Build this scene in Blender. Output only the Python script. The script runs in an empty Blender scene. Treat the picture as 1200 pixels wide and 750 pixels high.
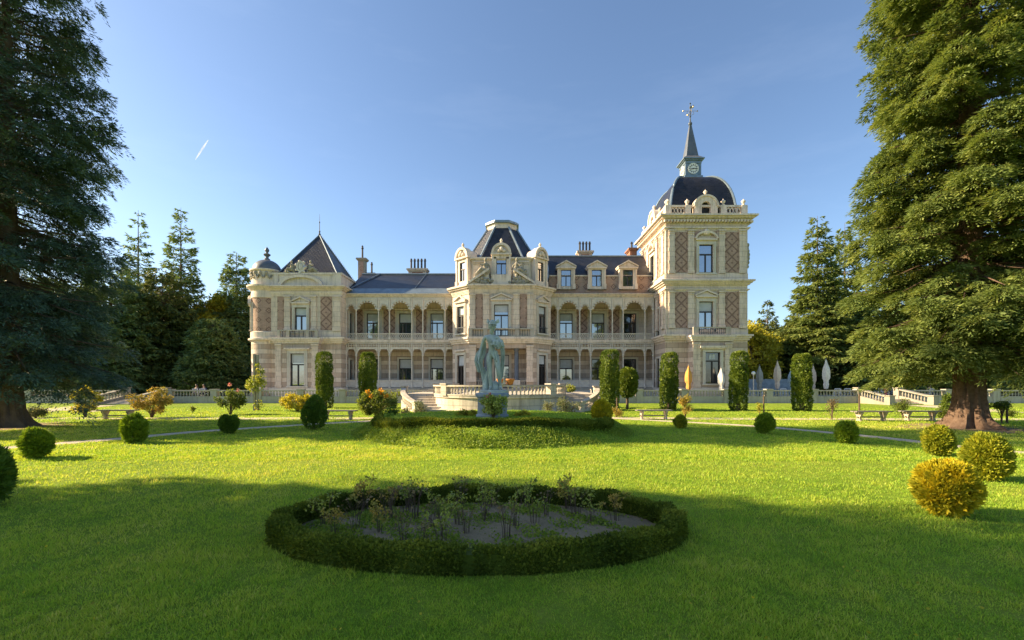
import bpy, bmesh, math, random
import numpy as np
from mathutils import Vector, Matrix

SC = bpy.context.scene
COL = SC.collection
R = math.radians
F, YH, CH = 533.333, 449.0, 1.8          # lens in photo pixels, horizon row, eye height

# ------------------------------------------------------------------ camera
cd = bpy.data.cameras.new('camera'); cam = bpy.data.objects.new('camera', cd); COL.objects.link(cam)
cam.location = (0, 0, CH); cam.rotation_euler = (R(90), 0, 0)
cd.sensor_width = 36; cd.lens = 16; cd.shift_y = 74/1200; cd.clip_start = 0.05; cd.clip_end = 6000
SC.camera = cam

# ------------------------------------------------------------------ sky, sun, exposure
SUN_EL, SUN_AZ = R(27), R(-85)            # sun low on the left, slightly behind the villa
wd = bpy.data.worlds.new('World'); SC.world = wd; wd.use_nodes = True
nt = wd.node_tree; nt.nodes.clear()
sky = nt.nodes.new('ShaderNodeTexSky'); sky.sky_type = 'NISHITA'; sky.sun_disc = False
sky.sun_elevation = SUN_EL; sky.sun_rotation = SUN_AZ
sky.air_density = 1.0; sky.dust_density = 0.9; sky.ozone_density = 2.6; sky.altitude = 200
bg = nt.nodes.new('ShaderNodeBackground'); bg.inputs['Strength'].default_value = 0.081
wo = nt.nodes.new('ShaderNodeOutputWorld')
tcw = nt.nodes.new('ShaderNodeTexCoord'); mpw = nt.nodes.new('ShaderNodeMapping'); mpw.inputs['Scale'].default_value = (1.1, 2.0, 5.5); mpw.inputs['Rotation'].default_value = (.25, .3, .4)
nzw = nt.nodes.new('ShaderNodeTexNoise'); nzw.inputs['Scale'].default_value = 2.2; nzw.inputs['Detail'].default_value = 7; nzw.inputs['Roughness'].default_value = .62
rpw = nt.nodes.new('ShaderNodeMapRange'); rpw.inputs[1].default_value = .5; rpw.inputs[2].default_value = .85; rpw.inputs[3].default_value = 0; rpw.inputs[4].default_value = .025
mxw = nt.nodes.new('ShaderNodeMix'); mxw.data_type = 'RGBA'; mxw.inputs[7].default_value = (11.5, 12.0, 12.8, 1)      # thin high cirrus veil
nt.links.new(tcw.outputs['Generated'], mpw.inputs[0]); nt.links.new(mpw.outputs[0], nzw.inputs['Vector']); nt.links.new(nzw.outputs[0], rpw.inputs[0])
nt.links.new(rpw.outputs[0], mxw.inputs['Factor']); nt.links.new(sky.outputs[0], mxw.inputs[6]); nt.links.new(mxw.outputs[2], bg.inputs[0]); nt.links.new(bg.outputs[0], wo.inputs[0])
sl = bpy.data.lights.new('sun', 'SUN'); sl.energy = 5.0; sl.angle = R(0.6); sl.color = (1, .78, .48)
sun = bpy.data.objects.new('sun', sl); COL.objects.link(sun)
to_sun = Vector((math.sin(SUN_AZ)*math.cos(SUN_EL), math.cos(SUN_AZ)*math.cos(SUN_EL), math.sin(SUN_EL)))
sun.rotation_euler = (-to_sun).to_track_quat('-Z', 'Y').to_euler(); sun.location = (-60, 20, 60)
vs = SC.view_settings; vs.view_transform = 'Standard'; vs.look = 'None'; vs.gamma = 1
vs.use_curve_mapping = False; vs.exposure = 1.5
cy = SC.cycles; cy.max_bounces = 5; cy.diffuse_bounces = 3; cy.glossy_bounces = 2
cy.transmission_bounces = 2; cy.transparent_max_bounces = 6
cy.sample_clamp_indirect = 6; cy.use_denoising = True; cy.caustics_reflective = False; cy.caustics_refractive = False

def W(px, D): return (px-600)/F*D
def Zt(py, D): return CH+(YH-py)/F*D

# ------------------------------------------------------------------ materials
def _mat(name):
    m = bpy.data.materials.new(name); m.use_nodes = True
    m.node_tree.nodes.clear(); return m, m.node_tree
def nd(nt, typ, props=None, **ins):
    n = nt.nodes.new('ShaderNode'+typ)
    for k, v in (props or {}).items(): setattr(n, k, v)
    for k, v in ins.items():
        s = n.inputs[int(k[1:])] if k[0] == 'i' and k[1:].isdigit() else n.inputs[k.replace('_', ' ')]
        if isinstance(v, bpy.types.NodeSocket): nt.links.new(v, s)
        else:
            if isinstance(v, tuple) and len(v) == 3 and s.type == 'RGBA': v = (*v, 1)
            s.default_value = v
    return n
def ma(nt, op, a, b=None, c=None):
    n = nt.nodes.new('ShaderNodeMath'); n.operation = op
    for i, v in enumerate((a, b, c)):
        if v is None: continue
        if isinstance(v, bpy.types.NodeSocket): nt.links.new(v, n.inputs[i])
        else: n.inputs[i].default_value = v
    return n.outputs[0]
def mix(nt, f, a, b, mode='MIX'):
    n = nt.nodes.new('ShaderNodeMix'); n.data_type = 'RGBA'; n.blend_type = mode
    for s, v in ((n.inputs['Factor'], f), (n.inputs[6], a), (n.inputs[7], b)):
        if isinstance(v, bpy.types.NodeSocket): nt.links.new(v, s)
        else: s.default_value = (*v, 1) if isinstance(v, tuple) and len(v) == 3 else v
    return n.outputs[2]
def ramp(nt, f, stops):
    n = nt.nodes.new('ShaderNodeValToRGB'); nt.links.new(f, n.inputs[0]); e = n.color_ramp.elements
    while len(e) < len(stops): e.new(.5)
    for x, (p, c) in zip(e, stops): x.position = p; x.color = (*c, 1) if len(c) == 3 else c
    return n.outputs[0]
def g(v): return (v, v, v)
def noise(nt, vec, scale, detail=4, rough=.55, dist=0):
    return nd(nt, 'TexNoise', Vector=vec, Scale=scale, Detail=detail, Roughness=rough, Distortion=dist).outputs[0]
def stretch(nt, vec, s):
    return nd(nt, 'Mapping', Vector=vec, Scale=s).outputs[0]
def out(nt, bs, disp=None):
    o = nt.nodes.new('ShaderNodeOutputMaterial'); nt.links.new(bs, o.inputs[0])
def prin(nt, col, rough=.8, bump=None, bstr=.3, bdist=.02, metal=0.0, spec=.4):
    p = nd(nt, 'BsdfPrincipled', Base_Color=col, Roughness=rough, Metallic=metal)
    p.inputs['Specular IOR Level'].default_value = spec
    if bump is not None:
        b = nd(nt, 'Bump', Height=bump, Strength=bstr, Distance=bdist); nt.links.new(b.outputs[0], p.inputs['Normal'])
    out(nt, p.outputs[0]); return p
def weather(nt, oc, col, amt=.5, stain=(.23, .20, .165)):
    n = noise(nt, stretch(nt, oc, (3.2, 3.2, .30)), 1.3, 7, .7)
    f = ramp(nt, n, [(.46, g(0)), (.66, g(1))])
    n2 = noise(nt, oc, .9, 5); f2 = ramp(nt, n2, [(.32, g(.1)), (.62, g(1))])
    return mix(nt, ma(nt, 'MULTIPLY', ma(nt, 'MULTIPLY', f, f2), amt), col, stain)
def stone(name, c1, c2, joints=None, amt=.55, rough=.88):
    m, nt = _mat(name); tc = nd(nt, 'TexCoord'); oc = tc.outputs['Object']
    n = noise(nt, oc, .8, 6, .6); n2 = noise(nt, oc, 9, 5, .7)
    col = mix(nt, ramp(nt, n, [(.3, g(0)), (.7, g(1))]), c1, c2)
    col = mix(nt, ramp(nt, n2, [(.4, g(.0)), (.85, g(.3))]), col, tuple(x*.6 for x in c2))
    h = n2
    if joints:
        bw, bh, ms = joints
        br = nd(nt, 'TexBrick', {'offset': .5}, Vector=tc.outputs['UV'], Color1=g(.0), Color2=g(1), Mortar=g(.5), Scale=1.0,
                Mortar_Size=ms, Mortar_Smooth=.1, Brick_Width=bw, Row_Height=bh)
        col = mix(nt, .16, col, mix(nt, br.outputs[0], (.75, .6, .4), (.25, .2, .16)), 'MIX')
        col = mix(nt, ma(nt, 'MULTIPLY', br.outputs[1], .6), col, (.12, .1, .08))
        h = ma(nt, 'SUBTRACT', n2, ma(nt, 'MULTIPLY', br.outputs[1], 1.5))
    col = weather(nt, oc, col, amt)
    prin(nt, col, rough, h, .5, .02); return m
def banded(name, ca, cb, per=.95):
    m, nt = _mat(name); tc = nd(nt, 'TexCoord'); oc = tc.outputs['Object']
    v = nd(nt, 'SeparateXYZ', Vector=tc.outputs['UV']).outputs[1]
    fr = ma(nt, 'FRACT', ma(nt, 'DIVIDE', v, per))
    b = ma(nt, 'GREATER_THAN', fr, .5)
    br = nd(nt, 'TexBrick', {'offset': .5}, Vector=tc.outputs['UV'], Color1=g(0), Color2=g(1), Mortar=g(.5), Scale=1.0,
            Mortar_Size=.014, Mortar_Smooth=.1, Brick_Width=1.15, Row_Height=per/2)
    col = mix(nt, b, ca, cb)
    n = noise(nt, oc, 1.1, 6, .65); n2 = noise(nt, oc, 11, 4, .7)
    col = mix(nt, ramp(nt, n, [(.35, g(0)), (.75, g(.45))]), col, tuple(x*.6 for x in cb))
    col = mix(nt, .3, col, mix(nt, br.outputs[0], g(.62), g(.35)), 'OVERLAY')
    col = mix(nt, ma(nt, 'MULTIPLY', br.outputs[1], .7), col, (.11, .085, .06))
    col = weather(nt, oc, col, .5)
    prin(nt, col, .88, ma(nt, 'SUBTRACT', n2, ma(nt, 'MULTIPLY', br.outputs[1], 2)), .6, .03); return m
def brickwork(name, mode, base=(.47, .315, .245), line=(.17, .095, .075), per=1.12):
    m, nt = _mat(name); tc = nd(nt, 'TexCoord'); oc = tc.outputs['Object']
    s = nd(nt, 'SeparateXYZ', Vector=tc.outputs['UV']); u, v = s.outputs[0], s.outputs[1]
    br = nd(nt, 'TexBrick', {'offset': .5}, Vector=tc.outputs['UV'], Color1=g(0), Color2=g(1), Mortar=g(.5), Scale=1.0,
            Mortar_Size=.009, Mortar_Smooth=.2, Brick_Width=.26, Row_Height=.09)
    n = noise(nt, oc, 1.3, 6, .6)
    col = mix(nt, ramp(nt, n, [(.3, g(0)), (.7, g(1))]), base, tuple(x*.78 for x in base))
    col = mix(nt, .35, col, mix(nt, br.outputs[0], g(.3), g(.68)), 'OVERLAY')
    if mode == 'lattice':
        a = ma(nt, 'ABSOLUTE', ma(nt, 'SUBTRACT', ma(nt, 'FRACT', ma(nt, 'DIVIDE', ma(nt, 'ADD', u, v), per)), .5))
        b = ma(nt, 'ABSOLUTE', ma(nt, 'SUBTRACT', ma(nt, 'FRACT', ma(nt, 'DIVIDE', ma(nt, 'SUBTRACT', u, v), per)), .5))
        l1 = ma(nt, 'LESS_THAN', ma(nt, 'MINIMUM', a, b), .085)
        l2 = ma(nt, 'GREATER_THAN', ma(nt, 'MINIMUM', a, b), .40)
        f = ma(nt, 'MAXIMUM', l1, l2)
    else:
        pu, pv = per, per*.98
        uu = ma(nt, 'ABSOLUTE', ma(nt, 'SUBTRACT', ma(nt, 'FRACT', ma(nt, 'DIVIDE', u, pu)), .5))
        vv = ma(nt, 'ABSOLUTE', ma(nt, 'SUBTRACT', ma(nt, 'FRACT', ma(nt, 'DIVIDE', v, pv)), .5))
        d = ma(nt, 'ADD', uu, vv)
        f = ma(nt, 'MULTIPLY', ma(nt, 'GREATER_THAN', d, .2), ma(nt, 'LESS_THAN', d, .34))
        f = ma(nt, 'MAXIMUM', f, ma(nt, 'LESS_THAN', d, .07))
    col = mix(nt, ma(nt, 'MULTIPLY', f, .85), col, line)
    col = mix(nt, ma(nt, 'MULTIPLY', br.outputs[1], .45), col, (.36, .3, .24))
    col = weather(nt, oc, col, .35, (.1, .08, .06))
    prin(nt, col, .9, ma(nt, 'SUBTRACT', noise(nt, oc, 14), br.outputs[1]), .5, .015); return m
def slate(name, base=(.011, .014, .022), metal=False):
    m, nt = _mat(name); tc = nd(nt, 'TexCoord'); oc = tc.outputs['Object']
    br = nd(nt, 'TexBrick', {'offset': .5}, Vector=tc.outputs['UV'], Color1=g(0), Color2=g(1), Mortar=g(.3), Scale=1.0,
            Mortar_Size=.012, Mortar_Smooth=.1, Brick_Width=.36, Row_Height=.22)
    n = noise(nt, oc, .6, 6, .65)
    col = mix(nt, br.outputs[0], base, tuple(x*2.1 for x in base))
    col = mix(nt, ramp(nt, n, [(.5, g(0)), (.78, g(.5))]), col, (.05, .043, .037))
    r = nd(nt, 'MapRange', Value=n, i3=.28, i4=.5).outputs[0]
    p = prin(nt, col, .4, ma(nt, 'SUBTRACT', ma(nt, 'MULTIPLY', br.outputs[0], .4), br.outputs[1]), .45, .015, spec=.4)
    nt.links.new(r, p.inputs['Roughness']); return m
def plain(name, c, rough=.6, var=.25, scale=4, metal=0.0, spec=.4, bump=.2):
    m, nt = _mat(name); oc = nd(nt, 'TexCoord').outputs['Object']
    n = noise(nt, oc, scale, 6, .6)
    col = mix(nt, ramp(nt, n, [(.3, g(0)), (.72, g(1))]), tuple(min(1, x*(1+var*.4)) for x in c), tuple(x*(1-var) for x in c))
    prin(nt, col, rough, noise(nt, oc, scale*6), bump, .01, metal, spec); return m
def glass(name, c, gl=.3):
    m, nt = _mat(name); oc = nd(nt, 'TexCoord').outputs['Object']
    n = noise(nt, oc, .9, 3)
    d = nd(nt, 'BsdfDiffuse', Color=mix(nt, n, tuple(x*.6 for x in c), c))
    b = nd(nt, 'Bump', Height=noise(nt, oc, 1.7, 2), Strength=.06, Distance=.05)
    gs = nd(nt, 'BsdfGlossy', Color=(.85, .9, .95), Roughness=.04, Normal=b.outputs[0])
    out(nt, nd(nt, 'MixShader', Fac=gl, i1=d.outputs[0], i2=gs.outputs[0]).outputs[0]); return m
def foliage(name, stops, trans=.3, rough=.6, spec=.3, clump=.0):
    m, nt = _mat(name); at = nd(nt, 'Attribute', {'attribute_name': 'rnd'}).outputs['Fac']
    oc = nd(nt, 'TexCoord').outputs['Object']
    n = noise(nt, oc, 1.4, 3)
    f = ma(nt, 'ADD', ma(nt, 'MULTIPLY', at, .75), ma(nt, 'MULTIPLY', ma(nt, 'SUBTRACT', n, .5), .9))
    f = ma(nt, 'ADD', f, .12)
    k = len(stops)
    col = ramp(nt, f, [(i/(k-1), c) for i, c in enumerate(stops)])
    p = nd(nt, 'BsdfPrincipled', Base_Color=col, Roughness=rough); p.inputs['Specular IOR Level'].default_value = spec
    tcol = mix(nt, .5, col, mix(nt, 1.0, col, (1.7, 1.5, .5), 'MULTIPLY'))
    t = nd(nt, 'BsdfTranslucent', Color=tcol)
    out(nt, nd(nt, 'MixShader', Fac=trans, i1=p.outputs[0], i2=t.outputs[0]).outputs[0]); return m

CREAM1, CREAM2 = (.79, .67, .56), (.66, .545, .45)
M = {}
M['ashlar'] = stone('pale_ashlar', CREAM1, CREAM2, (1.2, .5, .012), .55)
M['trim'] = stone('carved_limestone', (.80, .69, .58), (.66, .56, .465), None, .7)
M['white'] = stone('white_limestone', (.66, .62, .54), (.55, .51, .44), None, .45)
M['terrace'] = stone('terrace_stone', (.62, .565, .48), (.46, .42, .355), (.95, .42, .014), .8)
M['balus'] = stone('weathered_balustrade_stone', (.50, .46, .39), (.36, .34, .29), None, .8)
M['stepstone'] = stone('darker_step_stone', (.37, .34, .28), (.26, .25, .20), None, .8)  # plain stone in a darker base tone, so the step balustrades look less white
M['sculpt'] = stone('grey_carved_stone', (.42, .38, .30), (.24, .225, .18), None, .8)
M['band'] = banded('banded_stone', (.70, .585, .475), (.50, .39, .305))
M['lattice'] = brickwork('lattice_brick', 'lattice')
M['spot'] = brickwork('spotted_brick', 'spot', per=.98)
M['brick'] = brickwork('plain_brick', 'spot', line=(.3, .18, .12))
M['slate'] = slate('dark_slate')
M['lead'] = plain('lead_flashing', (.20, .26, .31), .42, .3, 2, .35)
M['domelead'] = plain('weathered_lead', (.13, .145, .17), .5, .35, 1.5, .2)
M['domeslate'] = slate('dome_slate', (.010, .011, .016))
M['ironw'] = plain('white_painted_iron', (.62, .57, .49), .55, .2, 3)
M['irond'] = plain('dark_wrought_iron', (.06, .075, .09), .5, .3, 6, .3)
M['wood'] = plain('dark_window_wood', (.035, .03, .03), .45, .3, 6)
M['glass'] = glass('window_glass', (.05, .06, .075), .42)
M['darkglass'] = glass('dark_window_glass', (.012, .012, .014), .14)
M['blind'] = plain('pale_blind', (.5, .53, .56), .7, .15, 2)
M['pot'] = plain('dark_chimney_pot', (.045, .045, .05), .6, .3, 6)
M['redbrick'] = brickwork('chimney_brick', 'spot', base=(.38, .17, .10), line=(.3, .14, .09))
M['bronze'] = plain('verdigris_bronze', (.44, .50, .455), .6, .45, 3, .12, bump=.35)
M['pedestal'] = plain('blue_grey_stone', (.27, .32, .36), .75, .35, 2.5)
M['clock'] = plain('white_clock_enamel', (.75, .74, .7), .4, .05, 2)
M['black'] = plain('black_paint', (.02, .02, .022), .4, .2, 5)
M['gilt'] = plain('gilded_iron', (.35, .28, .14), .4, .3, 5, .6)
M['terracotta'] = plain('terracotta', (.50, .20, .06), .75, .3, 5)
M['gravel'] = None

# ------------------------------------------------------------------ mesh helpers
class Fr:
    """upright facade frame: u along the wall, z up, d outwards"""
    def __init__(s, o, u):
        s.o = Vector((o[0], o[1], 0)); s.u = Vector((u[0], u[1], 0)).normalized(); s.n = Vector((s.u.y, -s.u.x, 0))
    def p(s, u, z, d=0): return s.o + s.u*u + s.n*d + Vector((0, 0, z))
FRONT = lambda D: Fr((0, D), (1, 0))
class MB:
    def __init__(s): s.v = []; s.f = []; s.uv = []
    def face(s, pts, uvs=None):
        i = len(s.v); s.v += [tuple(p) for p in pts]; s.f.append(tuple(range(i, i+len(pts))))
        s.uv.append(uvs or [(p[0]+p[1], p[2]) for p in pts]); return s
    def box(s, fr, u0, u1, z0, z1, d0, d1, uo=0.0):
        P = fr.p; a, b = u0-uo, u1-uo
        s.face([P(u0,z0,d1),P(u1,z0,d1),P(u1,z1,d1),P(u0,z1,d1)], [(a,z0),(b,z0),(b,z1),(a,z1)])
        s.face([P(u1,z0,d0),P(u0,z0,d0),P(u0,z1,d0),P(u1,z1,d0)], [(b,z0),(a,z0),(a,z1),(b,z1)])
        s.face([P(u0,z0,d0),P(u0,z0,d1),P(u0,z1,d1),P(u0,z1,d0)], [(d0,z0),(d1,z0),(d1,z1),(d0,z1)])
        s.face([P(u1,z0,d1),P(u1,z0,d0),P(u1,z1,d0),P(u1,z1,d1)], [(d1,z0),(d0,z0),(d0,z1),(d1,z1)])
        s.face([P(u0,z1,d1),P(u1,z1,d1),P(u1,z1,d0),P(u0,z1,d0)], [(a,d1),(b,d1),(b,d0),(a,d0)])
        s.face([P(u0,z0,d0),P(u1,z0,d0),P(u1,z0,d1),P(u0,z0,d1)], [(a,d0),(b,d0),(b,d1),(a,d1)])
        return s
    def ext(s, fr, pts, d0, d1):
        """extrude a convex-ish (u,z) outline from d0 to d1"""
        n = len(pts)
        s.face([fr.p(u,z,d1) for u,z in pts], list(pts)); s.face([fr.p(u,z,d0) for u,z in reversed(pts)], list(reversed(pts)))
        for i in range(n):
            (a,b),(c,e) = pts[i], pts[(i+1)%n]
            s.face([fr.p(a,b,d0),fr.p(c,e,d0),fr.p(c,e,d1),fr.p(a,b,d1)], [(a,b),(c,e),(c,e),(a,b)])
        return s
    def strip(s, fr, lo, hi, d0, d1):
        """plate between two (u,z) chains of the same length"""
        for i in range(len(lo)-1):
            a,b,c,e = lo[i],lo[i+1],hi[i+1],hi[i]
            s.face([fr.p(*a,d1),fr.p(*b,d1),fr.p(*c,d1),fr.p(*e,d1)], [a,b,c,e])
            s.face([fr.p(*e,d0),fr.p(*c,d0),fr.p(*b,d0),fr.p(*a,d0)], [e,c,b,a])
            s.face([fr.p(*b,d1),fr.p(*a,d1),fr.p(*a,d0),fr.p(*b,d0)], [b,a,a,b])
            s.face([fr.p(*e,d1),fr.p(*c,d1),fr.p(*c,d0),fr.p(*e,d0)], [e,c,c,e])
        for i in (0,-1):
            a,e = lo[i],hi[i]; s.face([fr.p(*a,d0),fr.p(*a,d1),fr.p(*e,d1),fr.p(*e,d0)], [a,a,e,e])
        return s
    def prism(s, poly, z0, z1, poly2=None, cap=True):
        n = len(poly); q = poly2 or poly; run = 0
        for i in range(n):
            a, b, c, e = poly[i], poly[(i+1)%n], q[(i+1)%n], q[i]
            l = math.hypot(b[0]-a[0], b[1]-a[1]); k = math.hypot(z1-z0, math.hypot((a[0]+b[0]-c[0]-e[0])/2, (a[1]+b[1]-c[1]-e[1])/2))
            l2 = math.hypot(c[0]-e[0], c[1]-e[1])
            zt = z0+k if poly2 else z1
            s.face([(*a,z0),(*b,z0),(*c,z1),(*e,z1)], [(run,z0),(run+l,z0),(run+(l+l2)/2,zt),(run+(l-l2)/2,zt)]); run += l
        if cap:
            s.face([(*p,z1) for p in q], [tuple(p) for p in q]); s.face([(*p,z0) for p in reversed(poly)], [tuple(p) for p in reversed(poly)])
        return s
    def lathe(s, prof, c=(0,0), n=16, a0=0, a1=2*math.pi):
        for j in range(len(prof)-1):
            (r0,z0),(r1,z1) = prof[j], prof[j+1]
            for i in range(n):
                t0 = a0+(a1-a0)*i/n; t1 = a0+(a1-a0)*(i+1)/n; rm = max(r0, r1)
                pts = [(c[0]+r0*math.cos(t0),c[1]+r0*math.sin(t0),z0),(c[0]+r0*math.cos(t1),c[1]+r0*math.sin(t1),z0),
                       (c[0]+r1*math.cos(t1),c[1]+r1*math.sin(t1),z1),(c[0]+r1*math.cos(t0),c[1]+r1*math.sin(t0),z1)]
                uv = [(t0*rm,z0),(t1*rm,z0),(t1*rm,z1),(t0*rm,z1)]
                if r0 < 1e-5: pts.pop(1); uv.pop(1)
                elif r1 < 1e-5: pts.pop(2); uv.pop(2)
                s.face(pts, uv)
        return s
    def tube(s, pts, rad, n=6, cap=True):
        pts = [Vector(p) for p in pts]; rings = []
        for i, p in enumerate(pts):
            d = (pts[min(i+1,len(pts)-1)]-pts[max(i-1,0)]).normalized()
            a = d.cross(Vector((0,0,1)) if abs(d.z) < .9 else Vector((1,0,0))).normalized(); b = d.cross(a)
            r = rad[i] if hasattr(rad, '__len__') else rad
            rings.append([p+(a*math.cos(2*math.pi*k/n)+b*math.sin(2*math.pi*k/n))*r for k in range(n)])
        for i in range(len(rings)-1):
            for k in range(n):
                s.face([rings[i][k],rings[i][(k+1)%n],rings[i+1][(k+1)%n],rings[i+1][k]])
        if cap: s.face(rings[0]); s.face(list(reversed(rings[-1])))
        return s
    def ball(s, c, r, n=8, m=6, sq=(1,1,1)):
        for j in range(m):
            p0 = -math.pi/2+math.pi*j/m; p1 = -math.pi/2+math.pi*(j+1)/m
            for i in range(n):
                t0 = 2*math.pi*i/n; t1 = 2*math.pi*(i+1)/n
                q = [(c[0]+sq[0]*r*math.cos(p)*math.cos(t), c[1]+sq[1]*r*math.cos(p)*math.sin(t), c[2]+sq[2]*r*math.sin(p)) for p, t in ((p0,t0),(p0,t1),(p1,t1),(p1,t0))]
                if j == 0: q = [q[0], q[2], q[3]]
                elif j == m-1: q = [q[0], q[1], q[2]]
                s.face(q)
        return s
    def build(s, name, mat, parent=None, smooth=False, weld=False):
        me = bpy.data.meshes.new(name); me.from_pydata(s.v, [], s.f)
        uv = me.uv_layers.new(name='UVMap'); flat = [c for f in s.uv for p in f for c in p]; uv.data.foreach_set('uv', flat)
        me.materials.append(mat)
        if smooth or weld:
            bm = bmesh.new(); bm.from_mesh(me); bmesh.ops.remove_doubles(bm, verts=bm.verts, dist=1e-4)
            bmesh.ops.recalc_face_normals(bm, faces=bm.faces); bm.to_mesh(me); bm.free()
        if smooth:
            me.polygons.foreach_set('use_smooth', [True]*len(me.polygons))
            try: me.set_sharp_from_angle(angle=R(48))
            except Exception: pass
        o = bpy.data.objects.new(name, me); COL.objects.link(o)
        if parent: o.parent = parent
        if parent: o.matrix_parent_inverse = PINV(parent)
        return o
def wm(o):
    m = Matrix.LocRotScale(o.location, o.rotation_euler, o.scale)
    return wm(o.parent) @ o.matrix_parent_inverse @ m if o.parent else m
def PINV(p): return wm(p).inverted()
def offset(poly, d):
    n = len(poly); r = []
    for i in range(n):
        p0, p1, p2 = Vector(poly[i-1]), Vector(poly[i]), Vector(poly[(i+1)%n])
        e1 = (p1-p0).normalized(); e2 = (p2-p1).normalized()
        n1 = Vector((e1.y,-e1.x)); n2 = Vector((e2.y,-e2.x)); b = (n1+n2)
        r.append(tuple(p1 + b*(d/max(.2, b.dot(n1)))))
    return r
def wall(mb, fr, u0, u1, z0, z1, holes=(), th=.32, d=0.0, uo=0):
    us = sorted({u0, u1, *[h[0] for h in holes], *[h[1] for h in holes]}); zs = sorted({z0, z1, *[h[2] for h in holes], *[h[3] for h in holes]})
    for a, b in zip(us, us[1:]):
        for c, e in zip(zs, zs[1:]):
            mu, mz = (a+b)/2, (c+e)/2
            if any(h[0] < mu < h[1] and h[2] < mz < h[3] for h in holes): continue
            mb.face([fr.p(a,c,d),fr.p(b,c,d),fr.p(b,e,d),fr.p(a,e,d)], [(a-uo,c),(b-uo,c),(b-uo,e),(a-uo,e)])
    for a, b, c, e in holes:
        q = d-th
        mb.face([fr.p(a,c,d),fr.p(a,c,q),fr.p(a,e,q),fr.p(a,e,d)]); mb.face([fr.p(b,c,q),fr.p(b,c,d),fr.p(b,e,d),fr.p(b,e,q)])
        mb.face([fr.p(a,e,d),fr.p(a,e,q),fr.p(b,e,q),fr.p(b,e,d)]); mb.face([fr.p(a,c,q),fr.p(a,c,d),fr.p(b,c,d),fr.p(b,c,q)])
def thing(name, label, cat, loc=(0,0,0), group=None, rz=0):
    o = bpy.data.objects.new(name, None); COL.objects.link(o); o.empty_display_size = .2
    o.location = loc; o.rotation_euler = (0,0,rz); tag(o, label, cat, group); return o
def tag(o, label=None, cat=None, group=None, kind=None):
    for k, v in (('label',label),('category',cat),('group',group),('kind',kind)):
        if v: o[k] = v
    return o
def copy_tree(o, parent=None):
    c = o.copy(); COL.objects.link(c); c.parent = parent
    if parent is not None: c.matrix_parent_inverse = o.matrix_parent_inverse.copy()
    for ch in list(o.children): copy_tree(ch, c)
    return c

# ================================================================== THE VILLA
villa = thing('villa', 'long cream stone and brick villa with iron galleries, octagonal pavilion and domed clock tower', 'villa', (-1, 50, .35))
rs = random.Random(5)
def arc(c, z, rx, rz, a0, a1, n):
    return [(c+rx*math.cos(a0+(a1-a0)*i/n), z+rz*math.sin(a0+(a1-a0)*i/n)) for i in range(n+1)]
def window(fr, c, w, z0, z1, ped=None, sur=.2, casement='wood', pane='glass', blind=0, sill=True, tr=.66, dep=.2, trim='white'):
    """stone surround (the part) with casement, pane, blind and pediment below it; fills a hole of exactly c±w/2, z0..z1"""
    a, b = c-w/2, c+w/2; blind *= rs.uniform(.75, 1.5)
    m = MB().box(fr, a-sur, a, z0, z1+sur, -.02, .1).box(fr, b, b+sur, z0, z1+sur, -.02, .1).box(fr, a, b, z1, z1+sur, -.02, .1)
    if sill: m.box(fr, a-sur-.06, b+sur+.06, z0-.14, z0, -.05, .18)
    m.box(fr, a-sur*.5, a-sur*.4, z0, z1+sur*.4, .1, .13).box(fr, b+sur*.4, b+sur*.5, z0, z1+sur*.4, .1, .13)
    o = m.build('window', M[trim], villa)
    f = MB(); q = .065; zt = z0+(z1-z0)*tr
    f.box(fr, a, a+q, z0, z1, -dep, -dep+.09).box(fr, b-q, b, z0, z1, -dep, -dep+.09).box(fr, a+q, b-q, z1-q, z1, -dep, -dep+.09).box(fr, a+q, b-q, z0, z0+q*1.6, -dep, -dep+.09)
    f.box(fr, a+q, b-q, zt-.06, zt+.06, -dep+.01, -dep+.11).box(fr, c-.055, c+.055, z0+q*1.6, zt-.06, -dep, -dep+.1)
    f.build('casement', M[casement], o)
    MB().box(fr, a-.03, b+.03, z0-.03, z1+.03, -dep-.03, -dep+.015).build('pane', M[pane], o)
    if blind: MB().box(fr, a+q, b-q, max(zt+.06, z1-(z1-z0)*blind), z1-q, -dep+.018, -dep+.03).build('blind', M['blind'], o)
    zp = z1+sur
    if ped:
        p = MB().box(fr, a-sur-.08, b+sur+.08, zp+.12, zp+.26, -.02, .26); p.box(fr, a-sur, b+sur, zp, zp+.12, -.02, .07)
        hw = w/2+sur+.14
        if ped == 'tri':
            p.ext(fr, [(c-hw+.12,zp+.26),(c+hw-.12,zp+.26),(c,zp+.68)], -.02, .1)
            p.strip(fr, [(c-hw,zp+.26),(c,zp+.72),(c+hw,zp+.26)], [(c-hw,zp+.38),(c,zp+.86),(c+hw,zp+.38)], -.02, .28)
        elif ped == 'arc':
            p.strip(fr, arc(c, zp+.2, hw-.1, .62, math.pi*.97, math.pi*.03, 12), arc(c, zp+.22, hw+.04, .8, math.pi*.97, math.pi*.03, 12), -.02, .28)
            p.ball(fr.p(c, zp+.92, .16), .26, 8, 6, (1,.8,1.25)); p.ball(fr.p(c-.2, zp+.8, .1), .16); p.ball(fr.p(c+.2, zp+.8, .1), .16)
        p.build('pediment', M['trim'], o)
    return o
def cornice(name, poly, z0, z1, pr, mat='trim', n=3, dent=None):
    m = MB(); st = (z1-z0)/n
    for i in range(n): m.prism(offset(poly, pr*(.35+.65*(i/(n-1)) if n > 1 else 1)), z0+i*st+(.002 if i else 0), z0+(i+1)*st)
    return m.build(name, M[mat], villa)
def dentils(m, fr, u0, u1, z0, z1, d0, d1, step=.32):
    k = max(1, int((u1-u0)/step))
    for i in range(k):
        c = u0+(i+.5)*(u1-u0)/k; m.box(fr, c-step*.27, c+step*.27, z0, z1, d0, d1)
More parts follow.
